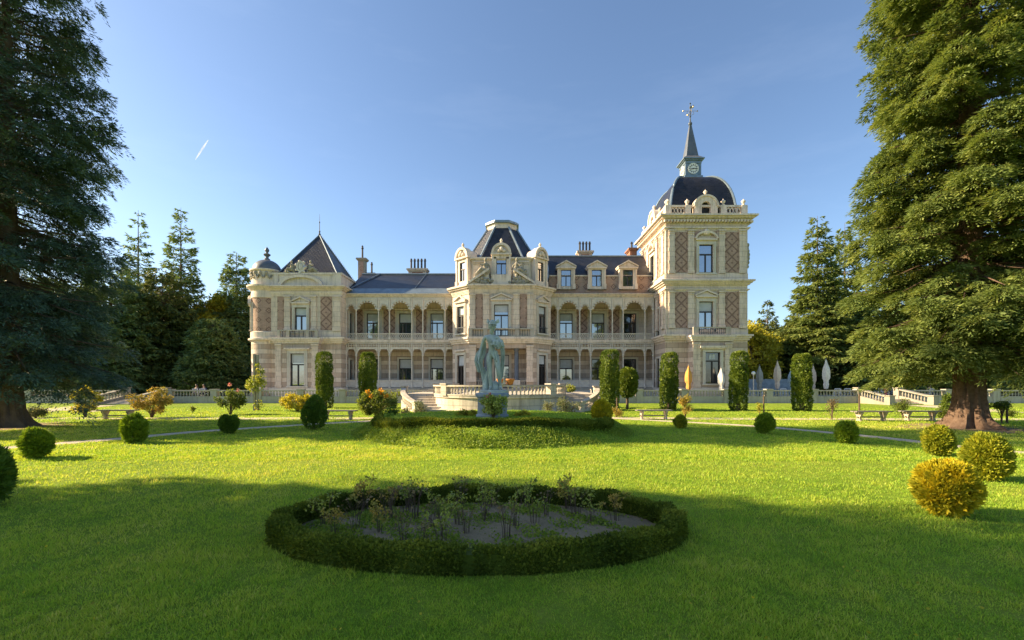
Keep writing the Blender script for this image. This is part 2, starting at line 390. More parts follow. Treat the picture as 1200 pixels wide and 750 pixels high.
def pilaster(fr, u0, u1, z0, z1, d=.14):
    m = MB().box(fr, u0, u1, z0, z1, -.05, d); w = (u1-u0)
    m.box(fr, u0-.05, u1+.05, z0, z0+.28, -.05, d+.06); m.box(fr, u0-.06, u1+.06, z1-.16, z1, -.05, d+.09); m.box(fr, u0-.03, u1+.03, z1-.36, z1-.3, -.05, d+.05)
    k = int((z1-z0)/.62)
    for i in range(k):
        if i % 2: m.box(fr, u0-.035, u1+.035, z0+.35+i*.6, z0+.35+i*.6+.3, -.05, d+.012)
    return m.build('pilaster', M['ashlar'], villa)
def panel(fr, u0, u1, z0, z1, mode='lattice', d=.035):
    c = (u0+u1)/2
    return MB().box(fr, u0, u1, z0, z1, -.05, d, uo=c).build('brick_panel', M[mode], villa)
def baluster_mb(h=.55, r=.075):
    p = [(r*.8,0),(r*.8,h*.08),(r*.45,h*.12),(r*.95,h*.36),(r*.85,h*.48),(r*.4,h*.78),(r*.55,h*.86),(r*.8,h*.9),(r*.8,h)]
    return MB().lathe(p, n=7)
def urn(name, c, z, s=1.0, mat='trim', parent=None):
    return MB().lathe([(.02,z),(.2*s,z),(.2*s,z+.12*s),(.08*s,z+.18*s),(.24*s,z+.42*s),(.26*s,z+.52*s),(.16*s,z+.62*s),(.05*s,z+.72*s),(.0,z+.82*s)], c, 9).build(name, M[mat], parent or villa, smooth=True)
def figure_lump(fr, c, z, s, flip, d=.3):
    """reclining allegorical figure on a pediment: torso, head, legs, drapery, one arm"""
    m = MB(); f = flip
    pts = [(0,.0,.26),(.02,.25,.24),(.05,.5,.22),(.06,.68,.13)]
    for (u,zz,r) in pts: m.ball(fr.p(c+f*u*s, z+zz*s, d), r*s, 8, 6, (1,.8,1))
    m.ball(fr.p(c+f*.07*s, z+.92*s, d+.03), .15*s, 9, 7, (.9,.95,1.15))
    m.tube([fr.p(c, z+.02*s, d), fr.p(c+f*.45*s, z+.12*s, d+.12), fr.p(c+f*.78*s, z-.22*s, d+.05), fr.p(c+f*.95*s, z-.34*s, d+.05)], [.2*s,.17*s,.11*s,.08*s], 7)
    m.tube([fr.p(c, z-.06*s, d-.1), fr.p(c+f*.5*s, z-.06*s, d), fr.p(c+f*.95*s, z-.45*s, d)], [.2*s,.16*s,.09*s], 7)
    m.tube([fr.p(c+f*.1*s, z+.6*s, d+.1), fr.p(c+f*.32*s, z+.4*s, d+.2), fr.p(c+f*.5*s, z+.5*s, d+.2)], [.08*s,.07*s,.05*s], 6)
    m.tube([fr.p(c-f*.05*s, z+.6*s, d), fr.p(c-f*.28*s, z+.4*s, d), fr.p(c-f*.34*s, z+.05*s, d)], [.08*s,.07*s,.06*s], 6)
    for i in range(9): m.ball(fr.p(c+f*rs.uniform(-.3,.8)*s, z+rs.uniform(-.4,.0)*s, d+rs.uniform(-.1,.1)), rs.uniform(.1,.19)*s, 7, 5)
    return m.build('sculpture', M['sculpt'], villa, smooth=True)

# ---------------------------------------------------------------- west wing with round turret
DW = 46.0; fw = FRONT(DW); WX0, WX1 = -25.2, -17.25
wing = [(WX0,DW),(WX1,DW),(WX1,58),(WX0,58)]
m = MB()
wall(m, fw, WX0, WX1, .2, 6.2, [(-22.0,-20.7,1.7,4.8)])
fwr = Fr((WX1,DW), (0,1))
wall(m, fwr, 0, 12, .2, 6.2, [(2.2,3.2,1.35,4.3)])
wall(m, Fr((WX0,58),(0,-1)), 0, 12, .2, 6.2); wall(m, Fr((WX1,58),(-1,0)), 0, WX1-WX0, .2, 6.2)
m.build('banded_wall', M['band'], villa)
m = MB()
wall(m, fw, WX0, WX1, 6.2, 11.0, [(-21.95,-20.75,6.95,9.45)]); wall(m, fwr, 0, 12, 6.2, 11.0, [(2.2,3.2,6.5,9.3)])
wall(m, Fr((WX0,58),(0,-1)), 0, 12, 6.2, 11.0); wall(m, Fr((WX1,58),(-1,0)), 0, WX1-WX0, 6.2, 11.0)
m.build('upper_wall', M['ashlar'], villa)
window(fwr, 2.7, 1.0, 1.35, 4.3, None, .18, pane='darkglass'); window(fwr, 2.7, 1.0, 6.5, 9.3, None, .18, pane='darkglass')
cornice('plinth', offset(wing, .1), .2, 1.3, .12, 'white', 2)
cornice('belt_course', wing, 5.85, 6.45, .42)
m = MB().box(fw, WX0, WX1, 6.46, 7.05, -.05, .1); m.build('pedestal_course', M['ashlar'], villa)
for a, b in ((-22.95,-22.4),(-20.25,-19.75),(-18.05,-17.3)): pilaster(fw, a, b, 7.05, 10.6)
panel(fw, -19.35, -18.2, 7.15, 10.55); panel(fw, -23.7, -23.05, 7.15, 10.55, 'spot'); panel(fw, -20.72+.25, -20.3, 7.15, 9.4, 'spot'); panel(fw, -22.36, -22.2, 7.15, 9.4, 'spot')
window(fw, -21.35, 1.2, 6.95, 9.45, 'tri', .24, blind=.3)
cornice('cornice', wing, 10.62, 11.02, .14); m = MB().prism(offset(wing, .07), 11.03, 11.2); m.build('frieze', M['ashlar'], villa)
cornice('cornice', wing, 11.2, 11.6, .55)
m = MB().prism(offset(wing, .02), 11.6, 12.75); m.prism(offset(wing, .12), 12.75, 12.95)
m.strip(fw, arc(-21.3, 11.6, 1.9, .85, math.pi, 0, 16), arc(-21.3, 11.6, 2.25, 1.1, math.pi, 0, 16), 0, .3)
m.box(fw, -18.0, -17.23, 11.6, 12.75, 0, .1).box(fw, -24.0, -23.6, 11.6, 12.75, 0, .1)
m.build('attic', M['trim'], villa)
# pyramid roof with lead hips, finial and cresting
rb = [(-24.0,46.5),(-17.85,46.5),(-17.85,52.6),(-24.0,52.6)]; ap = (-20.95,49.55,17.85)
pyr = MB().prism(rb, 12.9, 17.85, [(ap[0]-.05,ap[1]-.05),(ap[0]+.05,ap[1]-.05),(ap[0]+.05,ap[1]+.05),(ap[0]-.05,ap[1]+.05)]).build('pyramid_roof', M['slate'], villa)
m = MB()
for x, y in rb: m.tube([(x,y,12.95),(ap[0],ap[1],17.95)], .075, 6)
for i in range(4): m.tube([(*rb[i],12.98),(*rb[(i+1)%4],12.98)], .1, 6)
m.build('hip_flashing', M['lead'], pyr)
m = MB()
for i in range(26):
    t = .08+.9*i/26; x, y, z = (rb[2][0]*(1-t)+ap[0]*t, rb[2][1]*(1-t)+ap[1]*t, 13*(1-t)+17.95*t)
    m.tube([(x,y,z),(x,y,z+.26)], .02, 4)
m.build('cresting', M['irond'], pyr)
m = MB().lathe([(.12,17.8),(.14,18.0),(.05,18.15),(.1,18.3),(.04,18.45),(.035,19.2),(.07,19.3),(.02,19.45),(.015,20.1),(0,20.3)], ap[:2], 8); m.build('finial', M['irond'], villa)
# cartouche with supporters on the attic
m = MB().ball(fw.p(-21.3,13.55,.1), .3, 10, 8, (.9,.4,1.35)); m.strip(fw, arc(-21.3,13.55,.27,.4,0,2*math.pi,18), arc(-21.3,13.55,.42,.58,0,2*math.pi,18), -.05, .2)
for a_ in range(7): m.ball(fw.p(-21.3+.5*math.cos(a_*.9), 13.5+.6*math.sin(a_*.9), .1), .14, 7, 5)
o = m.build('cartouche', M['white'], villa, smooth=True)
figure_lump(fw, -22.2, 13.3, .85, -1, 0.0); figure_lump(fw, -20.4, 13.3, .85, 1, 0.0)
# porch bay and balcony
bay = [(-23.5,45.3),(-19.3,45.3),(-19.3,46.02),(-23.5,46.02)]; fb = FRONT(45.3)
m = MB(); wall(m, fb, -23.5, -19.3, .2, 5.75, [(-22.05,-20.65,1.5,4.75)], .35)
wall(m, Fr((-19.3,45.3),(0,1)), 0, .72, .2, 5.75); wall(m, Fr((-23.5,46.02),(0,-1)), 0, .72, .2, 5.75); m.build('banded_wall', M['band'], villa)
window(fb, -21.35, 1.4, 1.5, 4.75, None, .3, blind=.28)
m = MB().box(fb, -22.6, -20.1, 5.15, 5.3, -.02, .3).box(fb, -22.4, -20.3, 5.05, 5.15, -.02, .2); m.build('hood_mould', M['trim'], villa)
pilaster(fb, -23.5, -22.95, 1.35, 5.7, .08); pilaster(fb, -19.9, -19.3, 1.35, 5.7, .08)
cornice('balcony_slab', bay, 5.76, 6.3, .32); cornice('plinth', bay, .2, 1.3, .12, 'white', 2)
m = MB().box(fb, -23.4, -19.4, 6.31, 6.4, -.2, -.02).box(fb, -23.4, -19.4, 7.0, 7.12, -.22, .0)
for u in (-23.4,-22.5,-20.55,-19.65): m.box(fb, u, u+.3, 6.4, 7.0, -.2, -.02)
bal = m.build('balcony', M['balus'], villa)
m = MB()
for i in range(8): m.box(fb, -22.95+i*.42, -22.9+i*.42, 6.4, 7.0, -.13, -.09)
m.build('balcony_grille', M['irond'], bal)
# side bay far left
sb = [(-28.2,49.5),(-25.1,49.5),(-25.1,54),(-28.2,54)]
MB().prism(sb, .2, 6.2).build('side_bay', M['brick'], villa); cornice('belt_course', sb, 6.2, 6.6, .3)
m = MB().prism(offset(sb,.02), 6.6, 6.75).prism(offset(sb,.05), 7.25, 7.4)
for i in range(7): m.box(FRONT(49.5), -28.15+i*.48, -27.95+i*.48, 6.75, 7.25, -.2, 0)
m.build('side_balustrade', M['trim'], villa)
# turret
tc_ = (-25.3,47.0)
MB().lathe([(1.5,.2),(1.5,1.2),(1.42,1.3),(1.42,6.0)], tc_, 32).build('turret_base', M['band'], villa, smooth=True)
MB().lathe([(1.42,6.0),(1.7,6.15),(1.7,6.3),(1.5,6.35),(1.5,6.95),(1.4,7.02)], tc_, 32).build('belt_course', M['trim'], villa, smooth=True)
MB().lathe([(1.38,7.0),(1.38,10.4)], tc_, 32).build('turret_wall', M['spot'], villa, smooth=True)
MB().lathe([(1.38,10.4),(1.46,10.42),(1.46,10.75),(1.42,11.1),(1.6,11.3),(1.85,11.5),(1.85,11.65),(1.4,11.72),(1.4,13.05),(1.58,13.2),(1.58,13.32),(1.38,13.36)], tc_, 32).build('cornice', M['trim'], villa, smooth=True)
m = MB()
for k in range(9):
    a = -math.pi*.98+k*math.pi*1.0/8; b = a+math.pi/8
    q = [(tc_[0]+1.45*math.cos(a+(b-a)*i/6), tc_[1]+1.45*math.sin(a+(b-a)*i/6), 12.95-.55*math.sin(math.pi*i/6)) for i in range(7)]
    m.tube(q, .1, 6); m.ball((tc_[0]+1.45*math.cos(a),tc_[1]+1.45*math.sin(a),12.9), .17, 7, 5)
m.build('garland', M['sculpt'], villa, smooth=True)
MB().lathe([(1.36*math.cos(t),13.36+1.15*math.sin(t)) for t in [i*math.pi/2/9 for i in range(9)]]+[(.22,14.5)], tc_, 28).build('turret_dome', M['domelead'], villa, smooth=True)
MB().lathe([(.3,14.48),(.3,14.6),(.16,14.7),(.16,14.85),(.32,14.98),(.34,15.1),(.14,15.2),(.12,15.3),(.22,15.45),(.2,15.6),(.06,15.8),(0,15.9)], tc_, 12).build('finial', M['domelead'], villa, smooth=True)
ft = Fr((tc_[0]-1.36*.93-.2, tc_[1]-1.36*.36+.52), (.36,-.93))
MB().box(ft, -.1, 1.25, 6.4, 10.0, -.6, -.02).build('window_bay', M['trim'], villa)
m = MB().box(ft, .0, 1.15, 7.1, 7.2, -.02, .2); m.build('sill', M['trim'], villa)
o = window(ft, .57, .7, 7.2, 9.3, 'arc', .2, sill=False, dep=-.03)

# ---------------------------------------------------------------- central body and galleries
DL, DB = 47.4, 50.0
fl, fbk = FRONT(DL), FRONT(DB)
def gallery(x0, x1, cols, wins, dark):
    m = MB(); holes_g = [(c-w/2, c+w/2, 1.35, 4.45) for c, w in wins]; holes_u = [(c-w/2, c+w/2, 6.38, 9.45) for c, w in wins]
    wall(m, fbk, x0, x1, 1.3, 6.0, holes_g); m.build('banded_wall', M['band'], villa)
    m = MB(); wall(m, fbk, x0, x1, 6.0, 11.05, holes_u); m.build('upper_wall', M['ashlar'], villa)
    for i, (c, w) in enumerate(wins):
        window(fbk, c, w, 1.35, 4.45, None, .2, pane='darkglass' if ('g',i) in dark else 'glass', blind=0 if ('g',i) in dark else .34, sill=False)
        o = window(fbk, c, w, 6.38, 9.45, None, .26, pane='darkglass' if ('u',i) in dark else 'glass', blind=0 if ('u',i) in dark else .33, sill=False)
        MB().box(fbk, c-w/2-.4, c+w/2+.4, 9.78, 9.92, -.02, .28).build('cornice_hood', M['trim'], o)
    edges = [x0]+[e for c, w in wins for e in (c-w/2-.35, c+w/2+.35)]+[x1]
    for a, b in zip(edges[::2], edges[1::2]):
        k = (a+b)/2
        if b-a > .9: panel(fbk, max(a+.1, k-.72), min(b-.1, k+.72), 6.5, 9.9)
    MB().box(fl, x0, x1, .2, 1.18, -2.6, -.02).build('plinth', M['white'], villa)
    MB().box(fl, x0, x1, 1.18, 1.32, -2.6, .1).build('gallery_floor', M['balus'], villa)
    MB().box(fl, x0, x1, 6.05, 6.34, -2.6, .12).box(fl, x0, x1, 5.98, 6.05, -2.6, .06).build('gallery_floor', M['trim'], villa)
    MB().box(fl, x0, x1, 10.72, 10.84, -2.6, .1).box(fl, x0, x1, 10.84, 10.98, -2.6, .22).box(fl, x0, x1, 10.98, 11.08, -2.6, .38).build('eaves', M['trim'], villa)
    # iron columns
    for c in cols:
        o = MB().lathe([(.13,1.32),(.13,1.55),(.085,1.62),(.07,3.4),(.065,4.55),(.12,4.66),(.12,4.76),(.08,4.8),(.08,5.98)], (c,DL-.08), 8).build('column', M['ironw'], villa)
        MB().lathe([(.12,6.34),(.12,6.55),(.075,6.62),(.065,8.9),(.06,9.25),(.14,9.42),(.14,9.55),(.09,9.6),(.09,10.72)], (c,DL-.08), 8).build('column', M['ironw'], villa)
    for a, b in zip(cols, cols[1:]):
        a2, b2 = a+.085, b-.085; c = (a+b)/2; rr = (b2-a2)/2; wide = rr > .7
        # upper scalloped arch
        top = 10.70; zs, rz = (9.45, .98) if wide else (9.45, .62); n = 24; rx_ = rr*.97
        ch = [(c+rx_*math.cos(math.pi-math.pi*i/n), zs+rz*math.sin(math.pi*i/n)) for i in range(n+1)]
        sc_ = MB().strip(fl, ch, [(p[0], top) for p in ch], .05, .11); lob = 9 if wide else 6
        for i in range(lob):
            t0 = math.pi*(i+.22)/lob; t1 = math.pi*(i+.78)/lob; q = .76 if wide else .68
            sc_.ext(fl, [(c-rx_*q*math.cos(t0), zs+rz*q*math.sin(t0)), (c-rx_*q*math.cos(t1), zs+rz*q*math.sin(t1)), (c-rx_*1.03*math.cos(t1+.02), zs+rz*1.03*math.sin(t1+.02)), (c-rx_*1.03*math.cos(t0-.02), zs+rz*1.03*math.sin(t0-.02))], .055, .105)
        sc_.strip(fl, arc(c, zs, rx_*1.0, rz*1.0, math.pi, 0, n), arc(c, zs, rx_*.93, rz*.94, math.pi, 0, n), .11, .13)
        sc_.box(fl, a2, b2, 10.5, 10.6, .11, .14)
        sc_.build('arch_screen', M['ironw'], villa)
        r = MB().box(fl, a2, b2, 6.90, 6.98, .03, .13).box(fl, a2, b2, 6.42, 6.48, .03, .13)
        k = max(3, int((b2-a2)/.19))
        for i in range(k):
            u0 = a2+(b2-a2)*i/k; u1 = a2+(b2-a2)*(i+1)/k
            for q0, q1 in (((u0,6.48),(u1,6.9)),((u1,6.48),(u0,6.9))):
                r.ext(fl, [(q0[0]-.022,q0[1]),(q0[0]+.022,q0[1]),(q1[0]+.022,q1[1]),(q1[0]-.022,q1[1])], .06+.012*(q0[0]>q1[0]), .085+.012*(q0[0]>q1[0]))
        r.build('railing', M['ironw'], villa)
        fz = MB().box(fl, a2, b2, 5.5, 5.57, .03, .13).box(fl, a2, b2, 5.9, 5.96, .03, .13)
        k = max(3, int((b2-a2)/.24))
        for i in range(k):
            u = a2+(b2-a2)*(i+.5)/k; fz.box(fl, u-.045, u+.045, 5.57, 5.9, .05, .1); fz.box(fl, u-.11, u+.11, 5.70, 5.77, .04, .11)
        fz.build('frieze_grille', M['ironw'], villa)
        zs = 4.75; rz = .58
        n = 20; ch = [(c+rr*.96*math.cos(math.pi-math.pi*i/n), zs+rz*min(1, 1.25*math.sin(math.pi*i/n) if not wide else 1.5*math.sin(math.pi*i/n))) for i in range(n+1)]
        hi = [(a2+(b2-a2)*i/n, 5.5) for i in range(n+1)]
        MB().strip(fl, ch, hi, .05, .11).build('arch_screen', M['ironw'], villa)
        MB().box(fl, a2, b2, 2.06, 2.14, .02, .14).box(fl, a2, b2, 1.45, 2.06, .05, .09).box(fl, a2, b2, 1.38, 1.45, .03, .12).build('railing', M['ironw'], villa)
XL = [W(p,DL) for p in (406.3,417.7,443.9,456.7,482.8,495.7,521.7,532.3)]
XR = [W(p,DL) for p in (643.6,653.5,679.2,691.9,717.4,730.1,755.6,765.2)]
gallery(-17.25, -6.05, XL, [(-15.25,1.4),(-11.7,1.4),(-8.25,1.4)], {('g',0)})
gallery(3.95, 14.85, XR, [(5.95,1.4),(9.45,1.4),(12.95,1.4)], {('g',1),('g',2),('u',2)})
# main body behind the galleries, roofs
MB().prism([(-17.25,50.33),(14.85,50.33),(14.85,60),(-17.25,60)], .2, 11.05).build('rear_wall', M['ashlar'], villa)
def roof(name, x0, x1, ya, za, yb, zb, zlow):
    fr = Fr((x0, ya), (1,0)); L = x1-x0; m = MB(); k = math.hypot(yb-ya, zb-za)
    m.face([fr.p(0,za,0),fr.p(L,za,0),fr.p(L,zb,ya-yb),fr.p(0,zb,ya-yb)], [(0,0),(L,0),(L,k),(0,k)])
    m.face([fr.p(0,zb,ya-yb),fr.p(L,zb,ya-yb),fr.p(L,zb,ya-60),fr.p(0,zb,ya-60)]); m.face([fr.p(0,zlow,ya-60),fr.p(L,zlow,ya-60),fr.p(L,zb,ya-60),fr.p(0,zb,ya-60)])
    for u in (0,L): m.face([fr.p(u,zlow,0),fr.p(u,za,0),fr.p(u,zb,ya-yb),fr.p(u,zb,ya-60),fr.p(u,zlow,ya-60)])
    m.face([fr.p(0,zlow,0),fr.p(L,zlow,0),fr.p(L,za,0),fr.p(0,za,0)])
    return m.build(name, M['slate'], villa)
r1 = roof('gallery_roof', -17.25, -6.05, 47.9, 11.75, 52.6, 14.35, 11.08)
m = MB().tube([(-17.3,52.6,14.38),(-6,52.6,14.38)], .13, 6); m.build('ridge_flashing', M['lead'], r1)
m = MB().face([(-17.25,47.1,11.1),(-6.05,47.1,11.1),(-6.05,47.92,11.78),(-17.25,47.92,11.78)]); m.box(FRONT(47.1), -17.25, -6.05, 11.0, 11.1, -.9, .03)
m.build('eaves_flashing', M['lead'], r1)
m = MB().tube([(-16.9,47.8,11.8),(-15.2,52.6,14.45)], .06, 6).tube([(-9.9,52.6,14.42),(-10.2,47.9,11.82)], .03, 6); m.build('roof_flashing', M['lead'], r1)
# right attic storey with dormers
fa = FRONT(48.2)
m = MB().box(fa, 3.95, 14.85, 11.05, 13.1, -2.1, 0, uo=7.33); m.build('attic_wall', M['spot'], villa)
MB().box(fa, 3.95, 14.85, 13.1, 13.22, -2.1, .1).box(fa, 3.95, 14.85, 11.06, 11.2, -1, .1).build('attic_cornice', M['trim'], villa)
MB().face([(3.95,47.0,11.09),(14.85,47.0,11.09),(14.85,48.15,11.35),(3.95,48.15,11.35)]).build('eaves_flashing', M['lead'], villa)
r2 = roof('mansard_roof', 3.95, 14.85, 48.15, 13.22, 51.2, 16.05, 13.1)
MB().tube([(3.9,51.2,16.08),(14.9,51.2,16.08)], .1, 6).build('ridge_flashing', M['lead'], r2)
def dormer(fr, c, w, z0, z1, ww, wz0, wz1, kind, dep, parent=None, mat='trim'):
    a, b = c-w/2, c+w/2; m = MB()
    wall(m, fr, a, b, z0, z1, [(c-ww/2, c+ww/2, wz0, wz1)], .25)
    m.face([fr.p(a,z0,-dep),fr.p(a,z0,0),fr.p(a,z1,0),fr.p(a,z1,-dep)]); m.face([fr.p(b,z0,0),fr.p(b,z0,-dep),fr.p(b,z1,-dep),fr.p(b,z1,0)]); m.face([fr.p(a,z1,0),fr.p(b,z1,0),fr.p(b,z1,-dep),fr.p(a,z1,-dep)])
    m.box(fr, a-.12, a+.2, z0, z0+.55, -.3, .14).box(fr, b-.2, b+.12, z0, z0+.55, -.3, .14).box(fr, a-.05, a+.12, z0+.55, z1-.15, -.3, .09).box(fr, b-.12, b+.05, z0+.55, z1-.15, -.3, .09)
    m.box(fr, a-.15, b+.15, z1-.14, z1+.02, -dep, .2)
    o = m.build('dormer', M[mat], villa)
    p = MB()
    if kind == 'tri':
        p.ext(fr, [(a-.1,z1+.03),(b+.1,z1+.03),(c,z1+.58)], -dep, .06); p.strip(fr, [(a-.2,z1+.03),(c,z1+.6),(b+.2,z1+.03)], [(a-.2,z1+.14),(c,z1+.74),(b+.2,z1+.14)], -dep, .22)
    else:
        h = 1.0; p.ext(fr, arc(c, z1+.03, w/2+.02, h*.85, 0, math.pi, 14), -dep*.8, .02)
        p.strip(fr, arc(c, z1+.03, w/2-.12, h*.75, math.pi, 0, 16), arc(c, z1+.03, w/2+.1, h, math.pi, 0, 16), -.5, .2)
        p.ball(fr.p(c-.25, z1+.25, .08), .2); p.ball(fr.p(c+.25, z1+.25, .08), .2); p.ball(fr.p(c, z1+.42, .1), .24)
        q = fr.p(c, z1+1.0, -.1); p.lathe([(.18,q.z-.05),(.2,q.z+.08),(.08,q.z+.15),(.15,q.z+.32),(.05,q.z+.48),(0,q.z+.55)], (q.x,q.y), 8)
    p.build('pediment', M[mat], o)
    f = MB(); q = .05; d = -.2; u0, u1 = c-ww/2, c+ww/2; zt = wz0+(wz1-wz0)*.64
    f.box(fr, u0, u0+q, wz0, wz1, d, d+.08).box(fr, u1-q, u1, wz0, wz1, d, d+.08).box(fr, u0+q, u1-q, wz1-q, wz1, d, d+.08).box(fr, u0+q, u1-q, wz0, wz0+q, d, d+.08).box(fr, u0+q, u1-q, zt-.05, zt+.05, d+.01, d+.1).box(fr, c-.045, c+.045, wz0+q, zt-.05, d, d+.09)
    f.build('casement', M['wood'], o); MB().box(fr, u0-.02, u1+.02, wz0-.02, wz1+.02, d-.04, d+.02).build('pane', M['glass'], o)
    return o
for px in (663.5, 699.5, 736): dormer(FRONT(47.95), W(px,47.95), 1.75, 11.7, 14.0, 1.05, 12.0, 13.75, 'tri', 2.2)

# ---------------------------------------------------------------- octagonal pavilion
PX = -1.05
def oct_(h, k, y0, back): return [(PX-h,y0),(PX+h,y0),(PX+h+k,y0+k),(PX+h+k,back),(PX-h-k,back),(PX-h-k,y0+k)]
pav = oct_(3.1, 1.9, 44.5, 51)
ff = FRONT(44.5); s2 = 1.9*math.sqrt(2)
fo_l = Fr((PX-5.0,46.4), (1,-1)); fo_r = Fr((PX+3.1,44.5), (1,1))
mg = MB(); mu = MB()
wall(mu, ff, PX-3.1, PX+3.1, 6.2, 11.0, [(PX-.7,PX+.7,6.4,9.5)])
for fr in (fo_l, fo_r):
    wall(mg, fr, 0, s2, .2, 6.2, [(.78,s2-.78,1.35,4.6)]); wall(mu, fr, 0, s2, 6.2, 11.0, [(.78,s2-.78,6.75,9.45)])
for fr in (Fr((PX+5.0,46.4),(0,1)), Fr((PX-5.0,51),(0,-1))):
    wall(mg, fr, 0, 4.6, .2, 6.2); wall(mu, fr, 0, 4.6, 6.2, 11.0)
# open porch on the ground floor
wall(mg, FRONT(46.6), PX-3.1, PX+3.1, 1.3, 6.0, [(PX-.75,PX+.75,1.35,4.7)]); wall(mg, ff, PX-3.1, PX-2.45, .2, 6.2, []); wall(mg, ff, PX+2.45, PX+3.1, .2, 6.2, [])
wall(mg, Fr((PX-2.45,44.5),(0,1)), 0, 2.1, .2, 6.0); wall(mg, Fr((PX+2.45,46.6),(0,-1)), 0, 2.1, .2, 6.0)
wall(mg, ff, PX-2.45, PX+2.45, 5.2, 6.2, [], .3); wall(mg, ff, PX-2.45, PX+2.45, .2, 1.3, [])
mg.build('banded_wall', M['band'], villa); mu.build('upper_wall', M['ashlar'], villa)
MB().box(ff, PX-2.45, PX+2.45, 5.9, 6.0, -2.1, -.01).build('porch_ceiling', M['trim'], villa); MB().box(ff, PX-3.1, PX+3.1, 1.2, 1.3, -2.1, .02).build('porch_floor', M['terrace'], villa)
window(FRONT(46.6), PX, 1.5, 1.35, 4.7, None, .25, pane='glass', blind=.3, sill=False)
for fr in (fo_l, fo_r):
    window(fr, s2/2, s2-1.56, 1.35, 4.6, None, .24, pane='darkglass', blind=.28, sill=False)
    window(fr, s2/2, s2-1.56, 6.75, 9.45, 'tri', .24, pane='glass' if fr is fo_r else 'glass', blind=.3)
    m = MB().box(fr, .55, s2-.55, 7.3, 7.36, .05, .12).box(fr, .55, s2-.55, 6.72, 6.78, .05, .12)
    for i in range(9): m.box(fr, .58+i*(s2-1.2)/8, .61+i*(s2-1.2)/8, 6.78, 7.3, .07, .1)
    m.build('window_grille', M['irond'], villa); m = MB().box(fr, .6, s2-.6, 4.95, 5.1, -.02, .22); m.build('hood_mould', M['trim'], villa)
window(ff, PX, 1.4, 6.4, 9.5, 'tri', .25, blind=.3, sill=False)
for a in (-3.1,-1.75,1.2,2.55): pilaster(ff, PX+a, PX+a+.55, 7.1, 10.55)
panel(ff, PX-2.5, PX-1.82, 7.15, 10.5, 'spot'); panel(ff, PX+1.82, PX+2.5, 7.15, 10.5, 'spot')
MB().box(ff, PX-3.1, PX-.95, 6.35, 7.05, -.03, .06).box(ff, PX+.95, PX+3.1, 6.35, 7.05, -.03, .06).build('pedestal_course', M['trim'], villa)
pilaster(ff, PX-3.1, PX-2.5, 1.9, 5.5, .1); pilaster(ff, PX+2.5, PX+3.1, 1.9, 5.5, .1)
for u in (-1.5, 1.5):
    MB().box(ff, PX+u-.36, PX+u+.36, 1.3, 2.1, -.75, -.05).build('column_pedestal', M['white'], villa)
    MB().lathe([(.3,2.1),(.3,2.2),(.23,2.3),(.21,4.7),(.2,4.95),(.3,5.05),(.3,5.2)], (PX+u,44.9), 12).build('column', M['domelead'], villa, smooth=True)
m = MB().box(ff, PX-2.45, PX-1.9, 2.0, 2.1, -.5, -.3).box(ff, PX+1.9, PX+2.45, 2.0, 2.1, -.5, -.3)
for s in (-1,1):
    for i in range(2): m.box(ff, PX+s*(2.05+i*.2)-.05, PX+s*(2.05+i*.2)+.05, 1.3, 2.0, -.45, -.35)
m.build('porch_railing', M['balus'], villa)
cornice('belt_course', pav, 5.7, 6.3, .4)
m = MB().box(ff, PX-3.2, PX+3.2, 6.31, 6.4, .05, .34).box(ff, PX-3.2, PX+3.2, 7.02, 7.14, .02, .36)
for u in (-3.2,-1.75,1.35,2.8): m.box(ff, PX+u, PX+u+.4, 6.4, 7.02, .06, .33)
o = m.build('balcony', M['balus'], villa); m = MB()
for i in range(24):
    if i not in (5,6,17,18): m.box(ff, PX-2.75+i*.24, PX-2.71+i*.24, 6.4, 7.02, .16, .22)
m.build('balcony_grille', M['irond'], o)
cornice('cornice', pav, 10.56, 10.9, .16); cornice('cornice', pav, 10.9, 11.4, .55)
# attic storey
att = oct_(2.75, 1.75, 45.0, 51); fatt = FRONT(45.0)
MB().prism(att, 11.4, 13.95).build('attic_wall', M['trim'], villa); cornice('attic_cornice', att, 13.9, 14.2, .25, 'trim', 2)
for u in (-2.75,-2.1,1.55,2.2): pilaster(fatt, PX+u, PX+u+.5, 11.6, 13.85, .09)
for s in (-1,1):
    m = MB(); fr = ff; a = PX+s*3.25; b = PX+s*1.2
    m.strip(fr, [(a,11.4),(b,12.75)][::s and 1], [(a,11.62),(b,13.0)], -.35, .45)
    m.ext(fr, [(a,11.4),(b,11.4),(b,12.7)] if s < 0 else [(b,11.4),(a,11.4),(b,12.7)], -.3, .15)
    m.build('broken_pediment', M['trim'], villa)
m = MB().box(ff, PX-.95, PX+.95, 11.4, 12.35, -.5, .3); m.build('pediment_block', M['trim'], villa)
figure_lump(ff, PX-1.45, 12.75, 1.15, -1, .2); figure_lump(ff, PX+1.45, 12.75, 1.15, 1, .2)
m = MB()
for s in (-1,1):
    for i in range(22): m.ball(ff.p(PX+s*rs.uniform(.8,2.6), 11.55+rs.uniform(0,.5), .22), rs.uniform(.1,.22), 7, 5)
m.build('relief_carving', M['sculpt'], villa, smooth=True)
dormer(FRONT(44.75), PX, 1.75, 12.35, 14.55, .98, 12.5, 14.2, 'arc', 1.6)
for s in (-1,1):
    fr = Fr((PX-4.75,46.55),(1,-1)) if s < 0 else Fr((PX+2.95,44.75),(1,1))
    fr.o = fr.o + fr.n*.12
    dormer(fr, 1.27, 1.75, 11.5, 14.35, .85, 12.0, 13.9, 'arc', 1.5)
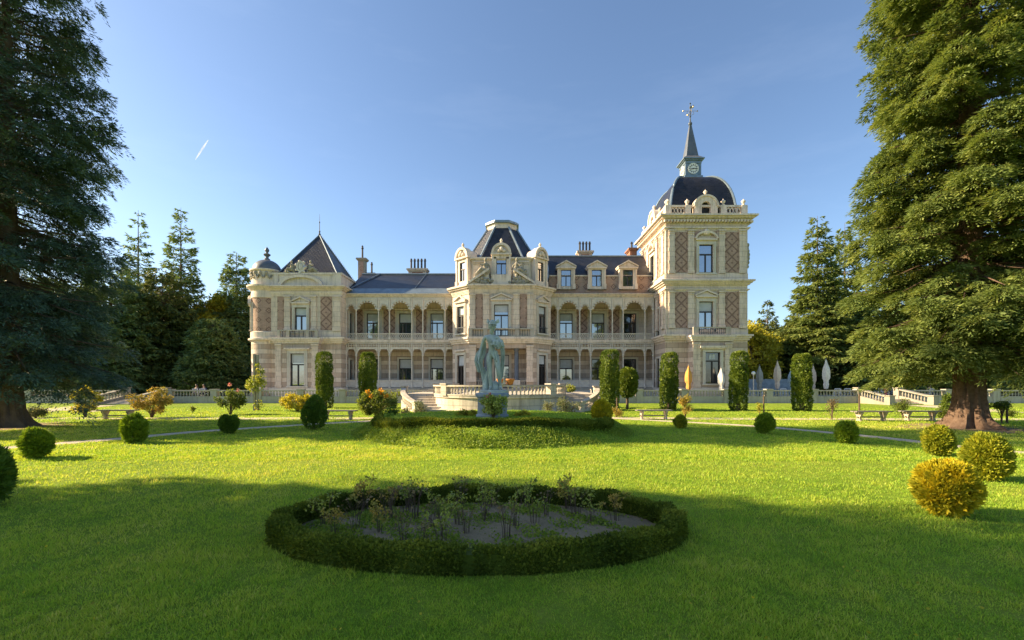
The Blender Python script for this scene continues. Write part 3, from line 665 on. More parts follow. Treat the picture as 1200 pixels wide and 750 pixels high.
# mansard pavilion roof
def oct8(h, k, y0): return [(PX-h,y0),(PX+h,y0),(PX+h+k,y0+k),(PX+h+k,y0+k+2*h),(PX+h,y0+2*k+2*h),(PX-h,y0+2*k+2*h),(PX-h-k,y0+k+2*h),(PX-h-k,y0+k)]
b8, t8 = oct8(2.2,1.55,45.6), oct8(.72,.82,47.3)
pr = MB().prism(b8, 14.2, 18.0, t8).build('pavilion_roof', M['slate'], villa)
m = MB()
for a, b in zip(b8, t8): m.tube([(*a,14.2),(*b,18.0)], .13, 6)
for i in range(8): m.tube([(*b8[i],14.22),(*b8[(i+1)%8],14.22)], .14, 6)
m.build('hip_flashing', M['lead'], pr)
m = MB().prism(offset(t8,.06), 17.9, 18.15).prism(offset(t8,.0), 18.15, 18.45); m.build('roof_crown', M['trim'], villa)
MB().prism(offset(t8,.22), 18.45, 18.62).prism(offset(t8,.06), 18.62, 18.75).build('crown_flashing', M['lead'], villa)

# ---------------------------------------------------------------- clock tower
TX0, TX1, TY0, TY1 = 14.85, 22.77, 44.0, 52.0; tow = [(TX0,TY0),(TX1,TY0),(TX1,TY1),(TX0,TY1)]
ft = FRONT(TY0); fs = Fr((TX0,TY1),(0,-1)); fe = Fr((TX1,TY0),(0,1)); fn = Fr((TX1,TY1),(-1,0))
fc, sc = 18.75, 4.0
mg, mu = MB(), MB()
wall(mg, ft, TX0, TX1, .2, 6.1); wall(mg, fs, 0, 8, .2, 6.1, [(5.4,6.4,1.35,4.3)])
wall(mu, ft, TX0, TX1, 6.1, 17.6, [(fc-.68,fc+.68,6.75,9.7),(fc-.68,fc+.68,12.45,15.2)]); wall(mu, fs, 0, 8, 6.1, 17.6, [(sc-.6,sc+.6,12.45,15.2),(5.4,6.4,6.5,9.3)])
for fr in (fe, fn): wall(mg, fr, 0, 8, .2, 6.1); wall(mu, fr, 0, 8, 6.1, 17.6)
mg.build('banded_wall', M['band'], villa); mu.build('upper_wall', M['ashlar'], villa)
window(fs, 5.9, 1.0, 1.35, 4.3, None, .18, pane='darkglass', sill=False); window(fs, 5.9, 1.0, 6.5, 9.3, None, .18, pane='darkglass', sill=False)
window(ft, fc, 1.36, 6.75, 9.7, 'tri', .26, blind=.3, sill=False); window(ft, fc, 1.36, 12.45, 15.2, 'arc', .26, blind=.0)
window(fs, sc, 1.2, 12.45, 15.2, 'arc', .26)
for fr, us, ps in ((ft, (15.15,17.0,19.98,21.95), ((15.75,16.95),(20.6,21.9))), (fs, (.3,2.15,5.25,7.1), ((.9,2.1),(5.85,7.05)))):
    for u in us: pilaster(fr, u, u+.55, 12.4, 16.6); pilaster(fr, u, u+.55, 7.1, 10.7) if fr is ft or u > 5 else None
    for a, b in ps: panel(fr, a, b, 12.5, 16.4); panel(fr, a, b, 7.15, 10.6) if fr is ft or a > 5 else None
    c = fc if fr is ft else sc
    panel(fr, c-1.08, c-.97, 12.5, 15, 'spot'); panel(fr, c+.97, c+1.08, 12.5, 15, 'spot'); panel(fr, c-1.1, c-.5, 16.0, 16.5, 'spot', .02); panel(fr, c+.5, c+1.1, 16.0, 16.5, 'spot', .02)
for fr, x0, x1 in ((ft,TX0,TX1),(fs,0,8)):
    MB().box(fr, x0, x1, 11.75, 12.38, -.03, .1).build('pedestal_course', M['ashlar'], villa)
    if fr is ft: MB().box(fr, x0, x1, 6.5, 7.05, -.03, .1).build('pedestal_course', M['ashlar'], villa)
cornice('belt_course', tow, 5.95, 6.5, .4)
cornice('cornice', tow, 10.72, 10.9, .16, n=2); cornice('belt_course', tow, 11.3, 11.75, .52)
cornice('cornice', tow, 16.62, 16.85, .2, n=2)
m = MB()
for fr, x0, x1 in ((ft,TX0-.3,TX1+.3),(fs,-.3,8.3),(fe,-.3,8.3)): dentils(m, fr, x0, x1, 17.28, 17.48, 0, .46, .3)
m.build('dentil_course', M['trim'], villa)
cornice('cornice', tow, 17.49, 17.95, .72)
cornice('plinth', offset(tow,.08), .2, 1.35, .12, 'white', 2)
# parapet with urns and arched aedicules
par = offset(tow, -.12)
m = MB().prism(offset(tow,.0), 17.95, 18.12)
for fr, x0, x1, c in ((ft,TX0,TX1,fc),(fs,0,8,sc),(fe,0,8,4),(fn,0,7.92,3.96)):
    m.box(fr, x0+.1, x1-.1, 18.86, 19.04, -.36, -.03)
    for u in (x0, c-2.0, c+1.45, x1-.55): m.box(fr, u, u+.55, 18.12, 19.02, -.42, .02)
pp = m.build('parapet', M['trim'], villa)
m = MB()
for fr, x0, x1, c in ((ft,TX0,TX1,fc),(fs,0,8,sc)):
    for a, b in ((x0+.6, c-2.05),(c+2.05, x1-.6)):
        m.box(fr, a, b, 18.12, 18.2, -.25, -.12)
        k = 4
        for i in range(k):
            u = a+(b-a)*(i+.5)/k; h = (b-a)/k/2
            m.strip(fr, arc(u, 18.53, h*.68, .22, 0, 2*math.pi, 10), arc(u, 18.53, h, .33, 0, 2*math.pi, 10), -.25, -.12)
m.build('parapet_tracery', M['trim'], pp)
for fr, x0, x1, c in ((ft,TX0,TX1,fc),(fs,0,8,sc)):
    for u in (x0+.27, c-1.75, c+1.75, x1-.3):
        q = fr.p(u, 0, -.2); urn('urn', (q.x,q.y), 19.02, .85)
    m = MB().strip(fr, [(c-1.1,17.95),(c-.45,17.95)], [(c-1.1,18.9),(c-.45,18.9)], -.5, .1).strip(fr, [(c+.45,17.95),(c+1.1,17.95)], [(c+1.1-.65,18.9),(c+1.1,18.9)], -.5, .1)
    m.strip(fr, arc(c, 18.9, .45, .45, math.pi, 0, 14), arc(c, 18.9, 1.1, 1.0, math.pi, 0, 14), -.5, .1)
    m.strip(fr, arc(c, 18.9, 1.02, .95, math.pi, 0, 14), arc(c, 18.9, 1.2, 1.1, math.pi, 0, 14), -.5, .2)
    o = m.build('aedicule', M['trim'], villa)
    l = MB().ext(fr, [(c-.45,17.95),(c+.45,17.95)]+arc(c, 18.9, .45, .45, 0, math.pi, 10), -.45, -.35)
    for i in range(9): l.box(fr, c-.42, c+.42, 18.0+i*.13, 18.06+i*.13, -.35, -.28)
    l.build('louvre', M['black'], o); q = fr.p(c, 0, -.15); urn('urn', (q.x,q.y), 19.98, .75, parent=o)
# cloister dome
def sq(h): return [(18.8-h,48-h),(18.8+h,48-h),(18.8+h,48+h),(18.8-h,48+h)]
m = MB(); hp = []; run = 0
for i in range(13):
    t = i/12; a = t*math.pi/2
    h = .95+2.3*(math.cos(a)**.85 if t < 1 else 0); hp.append((h, 18.2+4.75*(math.sin(a)**1.02)))
hp = [(3.24,18.0)]+hp
dome = MB()
for (h0,z0),(h1,z1) in zip(hp, hp[1:]):
    q0, q1 = sq(h0), sq(h1); k = math.hypot(h1-h0, z1-z0)
    for i in range(4):
        a,b,c,e = q0[i],q0[(i+1)%4],q1[(i+1)%4],q1[i]
        dome.face([(*a,z0),(*b,z0),(*c,z1),(*e,z1)], [(-h0,run),(h0,run),(h1,run+k),(-h1,run+k)])
    run += k
do = dome.build('dome', M['domeslate'], villa, smooth=True)
m = MB()
for i in range(4): m.tube([(*sq(h)[i],z) for h, z in hp], .13, 6)
for i in range(4): m.tube([(*sq(.97)[i],22.98),(*sq(.97)[(i+1)%4],22.98)], .12, 6)
m.build('hip_flashing', M['lead'], do)
m = MB().prism(sq(.95), 22.85, 23.3).prism(sq(.78), 23.3, 24.75).prism(sq(.85), 24.6, 24.78)
for i in range(3): m.prism(sq(.85+.12*i), 24.78+.11*i, 24.89+.11*i)
for x in (-1,1):
    for y in (-1,1): m.box(Fr((18.8+x*.72,48+y*.72),(1,0)), -.1, .1, 23.3, 24.6, -.1, .1)
lan = m.build('lantern', M['lead'], villa)
for fr in (FRONT(48-.78), Fr((18.8-.78,48),(0,-1)), Fr((18.8+.78,48),(0,1))):
    c0 = 18.8 if fr.u.x > .5 else 0
    k = MB().ext(fr, arc(c0, 24.05, .5, .5, 0, 2*math.pi*.9999, 28)[:-1], .0, .05); k.strip(fr, arc(c0, 24.05, .47, .47, 0, 2*math.pi, 28), arc(c0, 24.05, .56, .56, 0, 2*math.pi, 28), .0, .08)
    k.build('clock_face', M['clock'], lan)
    h = MB().strip(fr, arc(c0, 24.05, .31, .31, 0, 2*math.pi, 24), arc(c0, 24.05, .325, .325, 0, 2*math.pi, 24), .05, .06)
    for i in range(12):
        a = i*math.pi/6; h.ext(fr, [(c0+r*math.sin(a)+s*.03*math.cos(a), 24.05+r*math.cos(a)-s*.03*math.sin(a)) for r, s in ((.318,-1),(.318,1),(.45,1),(.45,-1))], .05, .062)
    h.build('hour_marks', M['black'], lan)
    for nm, a, L, w, d in (('hour_hand', R(255), .26, .04, .063), ('minute_hand', R(92), .4, .028, .081)):
        MB().ext(fr, [(c0+r*math.sin(a)+s*w*math.cos(a), 24.05+r*math.cos(a)-s*w*math.sin(a)) for r, s in ((-.08,-1),(-.08,1),(L,1),(L,-1))], d, d+.016).build(nm, M['black'], lan)
MB().prism(sq(1.06), 25.1, 25.5, sq(.62), True).prism(sq(.62), 25.5, 29.0, sq(.1), False).build('spire', M['domelead'], villa)
m = MB().lathe([(.12,28.9),(.2,29.1),(.2,29.2),(.08,29.35),(.05,29.8),(.1,29.9),(.05,30.0),(.035,31.2),(.09,31.3),(0,31.4)], (18.8,48), 8)
wv = m.build('weathervane', M['irond'], villa)
m = MB()
for a in (0, math.pi/2):
    m.tube([(18.8-.75*math.cos(a),48-.75*math.sin(a),30.5),(18.8+.75*math.cos(a),48+.75*math.sin(a),30.5)], .02, 5)
    for s in (-1,1):
        c = (18.8+s*.75*math.cos(a),48+s*.75*math.sin(a)); m.ball((*c,30.5), .075, 6, 5)
        m.tube([(18.8+s*.1*math.cos(a),48+s*.1*math.sin(a),30.05),(18.8+s*.4*math.cos(a),48+s*.4*math.sin(a),30.2),(18.8+s*.3*math.cos(a),48+s*.3*math.sin(a),30.45)], .02, 5)
m.ext(FRONT(48), [(18.72,30.75),(19.1,30.82),(19.2,31.15),(18.95,31.02),(18.72,30.95)], -.02, .02)
m.build('vane_arms', M['gilt'], wv)
# tower porch bay with balcony
tb = [(17.0,42.75),(20.65,42.75),(20.65,44.02),(17.0,44.02)]; f3 = FRONT(42.75); c3 = 18.85
m = MB(); wall(m, f3, 17.0, 20.65, .2, 5.75, [(c3-.7,c3+.7,1.75,4.7)], .35)
wall(m, Fr((17.0,44.02),(0,-1)), 0, 1.27, .2, 5.75); wall(m, Fr((20.65,42.75),(0,1)), 0, 1.27, .2, 5.75); m.build('banded_wall', M['band'], villa)
o = window(f3, c3, 1.4, 1.75, 4.7, None, .24, pane='darkglass', tr=.72)
MB().box(f3, c3-.28, c3-.02, 4.05, 4.5, -.17, -.15).box(f3, c3+.02, c3+.28, 4.05, 4.5, -.17, -.15).build('fanlight', M['blind'], o)
MB().box(f3, c3-1.25, c3+1.25, 5.1, 5.3, -.02, .32).box(f3, c3-1.1, c3+1.1, 4.97, 5.1, -.02, .2).build('hood_mould', M['trim'], villa)
pilaster(f3, 17.0, 17.65, 1.4, 5.6, .08); pilaster(f3, 20.0, 20.65, 1.4, 5.6, .08)
cornice('balcony_slab', tb, 5.76, 6.3, .3); cornice('plinth', tb, .2, 1.35, .12, 'white', 2)
m = MB().box(f3, 17.05, 20.6, 6.31, 6.4, -.2, -.02).box(f3, 17.05, 20.6, 7.0, 7.1, -.22, .0)
for u in (17.05, 20.1): m.box(f3, u, u+.5, 6.4, 7.0, -.2, -.02)
bal = m.build('balcony', M['balus'], villa); m = MB()
for i in range(15): m.box(f3, 17.65+i*.17, 17.69+i*.17, 6.4, 7.0, -.13, -.09)
m.box(f3, 17.55, 20.1, 6.52, 6.56, -.14, -.085).box(f3, 17.55, 20.1, 6.86, 6.9, -.14, -.085)
m.build('balcony_grille', M['irond'], bal)
# carved figure on the tower's right flank
m = MB()
for z, r in ((14.0,.28),(14.35,.3),(14.7,.26),(15.0,.2),(15.3,.24),(13.6,.25),(13.2,.2)): m.ball((TX1+.25,44.6,z), r, 8, 6)
m.build('sculpture', M['sculpt'], villa, smooth=True)

# ---------------------------------------------------------------- chimneys
def chimney(x, y, z0, z1, w, d, pots, ph, mat='ashlar', panelmat='redbrick'):
    fr = FRONT(y); m = MB().box(fr, x-w/2, x+w/2, z0, z1-.3, -d, 0).box(fr, x-w/2-.1, x+w/2+.1, z1-.3, z1-.18, -d-.1, .1).box(fr, x-w/2-.2, x+w/2+.2, z1-.18, z1, -d-.2, .2)
    o = m.build('chimney', M[mat], villa)
    MB().box(fr, x-w*.3, x+w*.3, z0+(z1-z0)*.3, z1-.42, -.02, .025).build('brick_panel', M[panelmat], o)
    for i in range(pots):
        c = x+(i-(pots-1)/2)*(w/pots*.98)
        MB().lathe([(.15,z1),(.12,z1+.15),(.11,z1+ph*.7),(.17,z1+ph*.76),(.1,z1+ph*.86),(.13,z1+ph*.92),(0,z1+ph)], (c,y+d/2), 8).build('chimney_pot', M['pot'], o)
chimney(W(489,54), 54, 13.5, 15.4, 2.1, 1.0, 5, 1.35, 'ashlar')
chimney(W(686,54), 54, 15.5, 17.5, 1.6, 1.0, 4, 1.3, 'ashlar')
chimney(W(423.5,56), 56, 13.5, 17.2, .85, .8, 1, 1.7, 'sculpt', 'brick')
chimney(W(434.5,57), 57, 13.5, 15.6, .8, .8, 1, 1.5, 'pot', 'pot')
chimney(14.2, 53.2, 13.5, 17.6, .8, 1.6, 1, 1.0, 'redbrick')

# ================================================================== GROUND
MX, MY, MH = -.7, 17.4, .53
def mound_z(x, y):
    r = np.hypot(x-MX, y-MY); t = np.clip((5.3-r)/1.3, 0, 1); return MH*t*t*(3-2*t)
BED = (-.41, 5.62, 2.5, 1.40)                    # oval rose bed: centre and outer half axes
def lawn_mat():
    m, nt = _mat('mown_lawn'); oc = nd(nt, 'TexCoord').outputs['Object']
    n1 = noise(nt, oc, .22, 5, .6); n2 = noise(nt, oc, 2.2, 6, .65); n3 = noise(nt, oc, 26, 4, .7)
    col = ramp(nt, ma(nt, 'ADD', ma(nt, 'MULTIPLY', n1, .55), ma(nt, 'MULTIPLY', n2, .5)), [(.32, (.12,.22,.02)), (.5, (.23,.33,.03)), (.66, (.33,.39,.05)), (.8, (.42,.42,.12))])
    col = mix(nt, ramp(nt, n3, [(.35, g(0)), (.75, g(.55))]), col, (.03,.065,.008))
    prin(nt, col, .9, ma(nt, 'ADD', ma(nt, 'MULTIPLY', n3, .7), ma(nt, 'MULTIPLY', noise(nt, oc, 70, 3), .6)), 1.0, .045, spec=.1); return m
M['lawn'] = lawn_mat()
def soft(name, c1, c2, sc, bump=.6, c3=None):
    m, nt = _mat(name); oc = nd(nt, 'TexCoord').outputs['Object']
    n = noise(nt, oc, sc, 6, .65); n2 = noise(nt, oc, sc*14, 4, .7)
    col = ramp(nt, n, [(.3, c1), (.7, c2)]); col = mix(nt, ramp(nt, n2, [(.4, g(0)), (.8, g(.5))]), col, c3 or tuple(x*.5 for x in c1))
    prin(nt, col, .95, n2, bump, .03, spec=.1); return m
M['gravel'] = soft('pale_gravel', (.60,.52,.39), (.50,.43,.31), 1.5)
M['paving'] = soft('terrace_gravel', (.52,.47,.39), (.44,.40,.33), 1.2)
M['soil'] = soft('grey_brown_soil', (.36,.285,.18), (.24,.19,.12), 3.2, 1.0, (.13,.15,.05))
def grid_axis(lo, hi, step, far):
    a = list(np.arange(lo, hi+.001, step)); k = step; l = []; p = lo
    while p > -far: k *= 1.6; p -= k; l.append(p)
    k = step; r = []; p = hi
    while p < far: k *= 1.6; p += k; r.append(p)
    return np.array(l[::-1]+a+r)
gx, gy = grid_axis(-9, 9, .2, 900), grid_axis(1, 25, .2, 900)
X, Y = np.meshgrid(gx, gy); Zg = mound_z(X, Y)
V = np.stack([X, Y, Zg], -1).reshape(-1, 3); nx, ny = len(gx), len(gy)
I = (np.arange(ny-1)[:,None]*nx+np.arange(nx-1)[None]).ravel(); Fq = np.stack([I, I+1, I+nx+1, I+nx], -1)
me = bpy.data.meshes.new('lawn'); me.from_pydata(V.tolist(), [], Fq.tolist()); me.polygons.foreach_set('use_smooth', [True]*len(me.polygons)); me.materials.append(M['lawn'])
lawn = bpy.data.objects.new('lawn', me); COL.objects.link(lawn); tag(lawn, kind='structure')
def ribbon(name, pts, w, z, mat, label=None):
    m = MB(); L = []; Rr = []
    P = [Vector((*p, 0)) for p in pts]
    for i, p in enumerate(P):
        d = (P[min(i+1,len(P)-1)]-P[max(i-1,0)]).normalized(); n = Vector((-d.y, d.x, 0)); k = w*(1+.12*math.sin(i*2.3))
        L.append(p+n*k/2+Vector((0,0,z))); Rr.append(p-n*k/2+Vector((0,0,z)))
    for i in range(len(P)-1): m.face([Rr[i], Rr[i+1], L[i+1], L[i]])
    o = m.build(name, M[mat]); tag(o, kind='structure'); return o
def spline(pts, n=10):
    r = []
    for i in range(len(pts)-1):
        p0, p1, p2, p3 = [np.array(pts[max(0,min(len(pts)-1,j))], float) for j in (i-1,i,i+1,i+2)]
        for k in range(n):
            t = k/n; r.append(tuple(.5*((2*p1)+(-p0+p2)*t+(2*p0-5*p1+4*p2-p3)*t*t+(-p0+3*p1-3*p2+p3)*t**3)))
    return r+[tuple(pts[-1])]
pathL = spline([(-17.5,9.6),(-14.6,11.9),(-13.6,13.4),(-12.5,15),(-11.6,16.9),(-9.6,19),(-6.4,21.9),(-3.5,24)])
pathR = spline([(16.5,8.6),(14.4,10.4),(12.9,12.2),(12.2,15),(11.1,17.4),(9.6,19.6),(5.4,23),(2.5,25)])
ribbon('path', pathL, .75, .005, 'gravel'); ribbon('path', pathR, .62, .006, 'gravel')
ribbon('path', spline([(-70,23.2),(-40,23.3),(-20,23.2),(-6,23.4),(0,25.5)]), 1.25, .009, 'gravel'); ribbon('path', spline([(70,23.6),(40,22.8),(22,22.6),(6,23.4),(0,25.6)]), 1.25, .012, 'gravel')
ribbon('path', [(30,28),(31.5,31),(33,36.5)], 2.6, .015, 'gravel'); ribbon('path', [(-30,28),(-31.5,31),(-33,36.5)], 2.6, .015, 'gravel')
ribbon('path', spline([(-60,33),(-33,31),(-26,29)]), 1.4, .018, 'gravel')
# bare needle litter round the two great trunks
M['litter'] = soft('needle_litter', (.26,.19,.12), (.36,.29,.17), 3.0, .8)
for cx0, cy0 in ((18.4,18.3), (-20.9,18.8)):
    m = MB(); rg = [(cx0+(2.6+.5*math.sin(3*a+cx0)+.3*math.sin(7*a))*math.cos(a), cy0+(1.9+.4*math.sin(4*a+1)+.25*math.sin(9*a))*math.sin(a), .004) for a in [2*math.pi*i/48 for i in range(48)]]
    for i in range(48): m.face([(cx0,cy0,.022), rg[i], rg[(i+1)%48]])
    tag(m.build('bare_soil', M['litter']), kind='structure')
# soil of the rose bed
bx, by, ba, bb = BED
m = MB(); n = 48
ring = [(bx+(ba-.12)*math.cos(2*math.pi*i/n), by+(bb-.12)*math.sin(2*math.pi*i/n)) for i in range(n)]
for i in range(n): m.face([(bx,by,.05), (*ring[i],.018), (*ring[(i+1)%n],.018)])
tag(m.build('flower_bed_soil', M['soil'], smooth=True), kind='structure')
# raised villa terrace
TZ = .38
tag(MB().prism([(-75,41.2),(75,41.2),(75,75),(-75,75)], -.3, TZ).build('terrace', M['paving']), kind='structure')
# distant wooded hill
m = MB(); pr_ = random.Random(3)
hx = [-420+i*30 for i in range(29)]
def hz(x): return 8+26*math.exp(-((x-190)/140)**2)+10*math.exp(-((x+260)/120)**2)+2.5*math.sin(x*.05)
for a, b in zip(hx, hx[1:]):
    m.face([(a,250,-2),(b,250,-2),(b,310,hz(b)*.8),(a,310,hz(a)*.8)]); m.face([(a,310,hz(a)*.8),(b,310,hz(b)*.8),(b,360,hz(b)),(a,360,hz(a))]); m.face([(a,360,hz(a)),(b,360,hz(b)),(b,480,-2),(a,480,-2)])
M['hill'] = soft('wooded_hillside', (.05,.075,.025), (.09,.095,.03), .05, .4)
tag(m.build('hill', M['hill'], smooth=True), kind='structure')

# ================================================================== FOLIAGE
FG = {}
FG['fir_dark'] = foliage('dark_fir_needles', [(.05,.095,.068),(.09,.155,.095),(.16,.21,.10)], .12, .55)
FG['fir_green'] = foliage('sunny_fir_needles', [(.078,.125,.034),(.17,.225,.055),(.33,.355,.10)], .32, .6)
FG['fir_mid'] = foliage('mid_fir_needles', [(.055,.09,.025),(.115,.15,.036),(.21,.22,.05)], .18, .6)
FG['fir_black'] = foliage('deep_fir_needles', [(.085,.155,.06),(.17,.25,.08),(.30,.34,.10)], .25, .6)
FG['yew'] = foliage('clipped_yew', [(.06,.105,.012),(.13,.185,.02),(.24,.28,.035)], .2, .55)
FG['box'] = foliage('box_hedge_leaves', [(.045,.072,.010),(.115,.155,.016),(.26,.28,.035)], .28, .65, .12)
FG['thuja'] = foliage('green_thuja', [(.08,.15,.010),(.20,.30,.018),(.38,.45,.03)], .28, .6)
FG['thuja_dark'] = foliage('dark_thuja', [(.05,.11,.012),(.11,.19,.018),(.21,.29,.03)], .22, .6)
FG['thuja_gold'] = foliage('golden_thuja', [(.20,.22,.012),(.50,.43,.018),(.76,.55,.022)], .28, .6)
FG['thuja_lime'] = foliage('lime_thuja', [(.12,.17,.012),(.30,.32,.02),(.52,.46,.03)], .28, .6)
FG['yellow'] = foliage('yellow_leaves', [(.26,.27,.02),(.45,.40,.03),(.60,.48,.05)], .4, .6)
FG['russet'] = foliage('russet_leaves', [(.19,.21,.03),(.40,.31,.06),(.52,.30,.08)], .35, .6)
FG['rose'] = foliage('rose_leaves', [(.13,.19,.03),(.28,.33,.05),(.55,.50,.11)], .35, .5)
FG['sage'] = foliage('grey_green_leaves', [(.12,.15,.06),(.22,.24,.11),(.38,.36,.22)], .35, .6)
FG['lush'] = foliage('fresh_green_leaves', [(.07,.11,.02),(.15,.20,.03),(.27,.30,.05)], .38, .55)
FG['dead'] = foliage('dry_twigs_leaves', [(.10,.08,.04),(.2,.15,.07),(.3,.22,.1)], .2, .7)
FG['decid'] = foliage('broad_leaves', [(.05,.09,.018),(.10,.15,.026),(.18,.21,.04)], .32, .6)
FG['autumn'] = foliage('autumn_leaves', [(.17,.19,.02),(.38,.36,.03),(.56,.46,.04)], .4, .6)
FG['grass'] = foliage('grass_blades', [(.13,.28,.026),(.30,.46,.042),(.47,.53,.065),(.66,.58,.21)], .42, .5, .25)
FG['cover'] = foliage('ground_cover_leaves', [(.11,.19,.02),(.22,.31,.03),(.38,.42,.07)], .3, .6)
FG['pale'] = foliage('pale_green_leaves', [(.22,.30,.05),(.42,.48,.10),(.6,.6,.22)], .35, .6)
FG['petal'] = foliage('pink_petals', [(.55,.12,.14),(.7,.3,.3),(.75,.5,.45)], .3, .6)
FG['orange'] = foliage('orange_petals', [(.5,.2,.02),(.62,.33,.03),(.65,.42,.05)], .3, .6)
M['bark'] = soft('grey_brown_bark', (.11,.085,.065), (.20,.155,.115), 3, 1.0, (.045,.035,.028))
M['barkred'] = soft('reddish_bark', (.10,.062,.045), (.24,.165,.12), 6, 1.0, (.035,.025,.02))
M['barkpale'] = soft('pale_bark', (.30,.24,.19), (.20,.16,.13), 3, .8)
M['twig'] = soft('brown_stems', (.10,.075,.055), (.17,.12,.08), 12, .4)

NR = np.random.default_rng
def unit(v): return v/np.maximum(np.linalg.norm(v, axis=-1, keepdims=True), 1e-9)
def cards(P, T, rng, ln, wd, roll=None):
    """leaf-shaped quads from P along T"""
    n = len(P); T = unit(T); S = unit(np.cross(T, roll if roll is not None else rng.normal(size=(n,3))))
    N = np.cross(T, S); ln = np.asarray(ln).reshape(-1,1)*np.ones((n,1)); wd = np.asarray(wd).reshape(-1,1)*np.ones((n,1))
    mid = P+T*ln*.45
    return np.stack([P, mid+S*wd/2+N*wd*.15, P+T*ln, mid-S*wd/2+N*wd*.15], 1)
def qmesh(name, Q, rnd, mat, parent=None, smooth=False):
    n = len(Q); me = bpy.data.meshes.new(name)
    me.vertices.add(n*4); me.vertices.foreach_set('co', np.ascontiguousarray(Q, dtype=np.float32).reshape(-1))
    me.loops.add(n*4); me.loops.foreach_set('vertex_index', np.arange(n*4, dtype=np.int32))
    me.polygons.add(n); me.polygons.foreach_set('loop_start', np.arange(0, n*4, 4, dtype=np.int32)); me.polygons.foreach_set('loop_total', np.full(n, 4, dtype=np.int32))
    a = me.attributes.new('rnd', 'FLOAT', 'FACE'); a.data.foreach_set('value', np.asarray(rnd, dtype=np.float32))
    me.update(calc_edges=True); me.materials.append(mat)
    o = bpy.data.objects.new(name, me); COL.objects.link(o)
    if parent: o.parent = parent; o.matrix_parent_inverse = PINV(parent)
    return o
def shell_quads(fn, nu, nv):
    u = np.linspace(0, 1, nu+1); v = np.linspace(0, 1, nv+1); U, Vv = np.meshgrid(u, v, indexing='ij'); P = fn(U, Vv)
    return np.stack([P[:-1,:-1], P[1:,:-1], P[1:,1:], P[:-1,1:]], 2).reshape(-1, 4, 3)

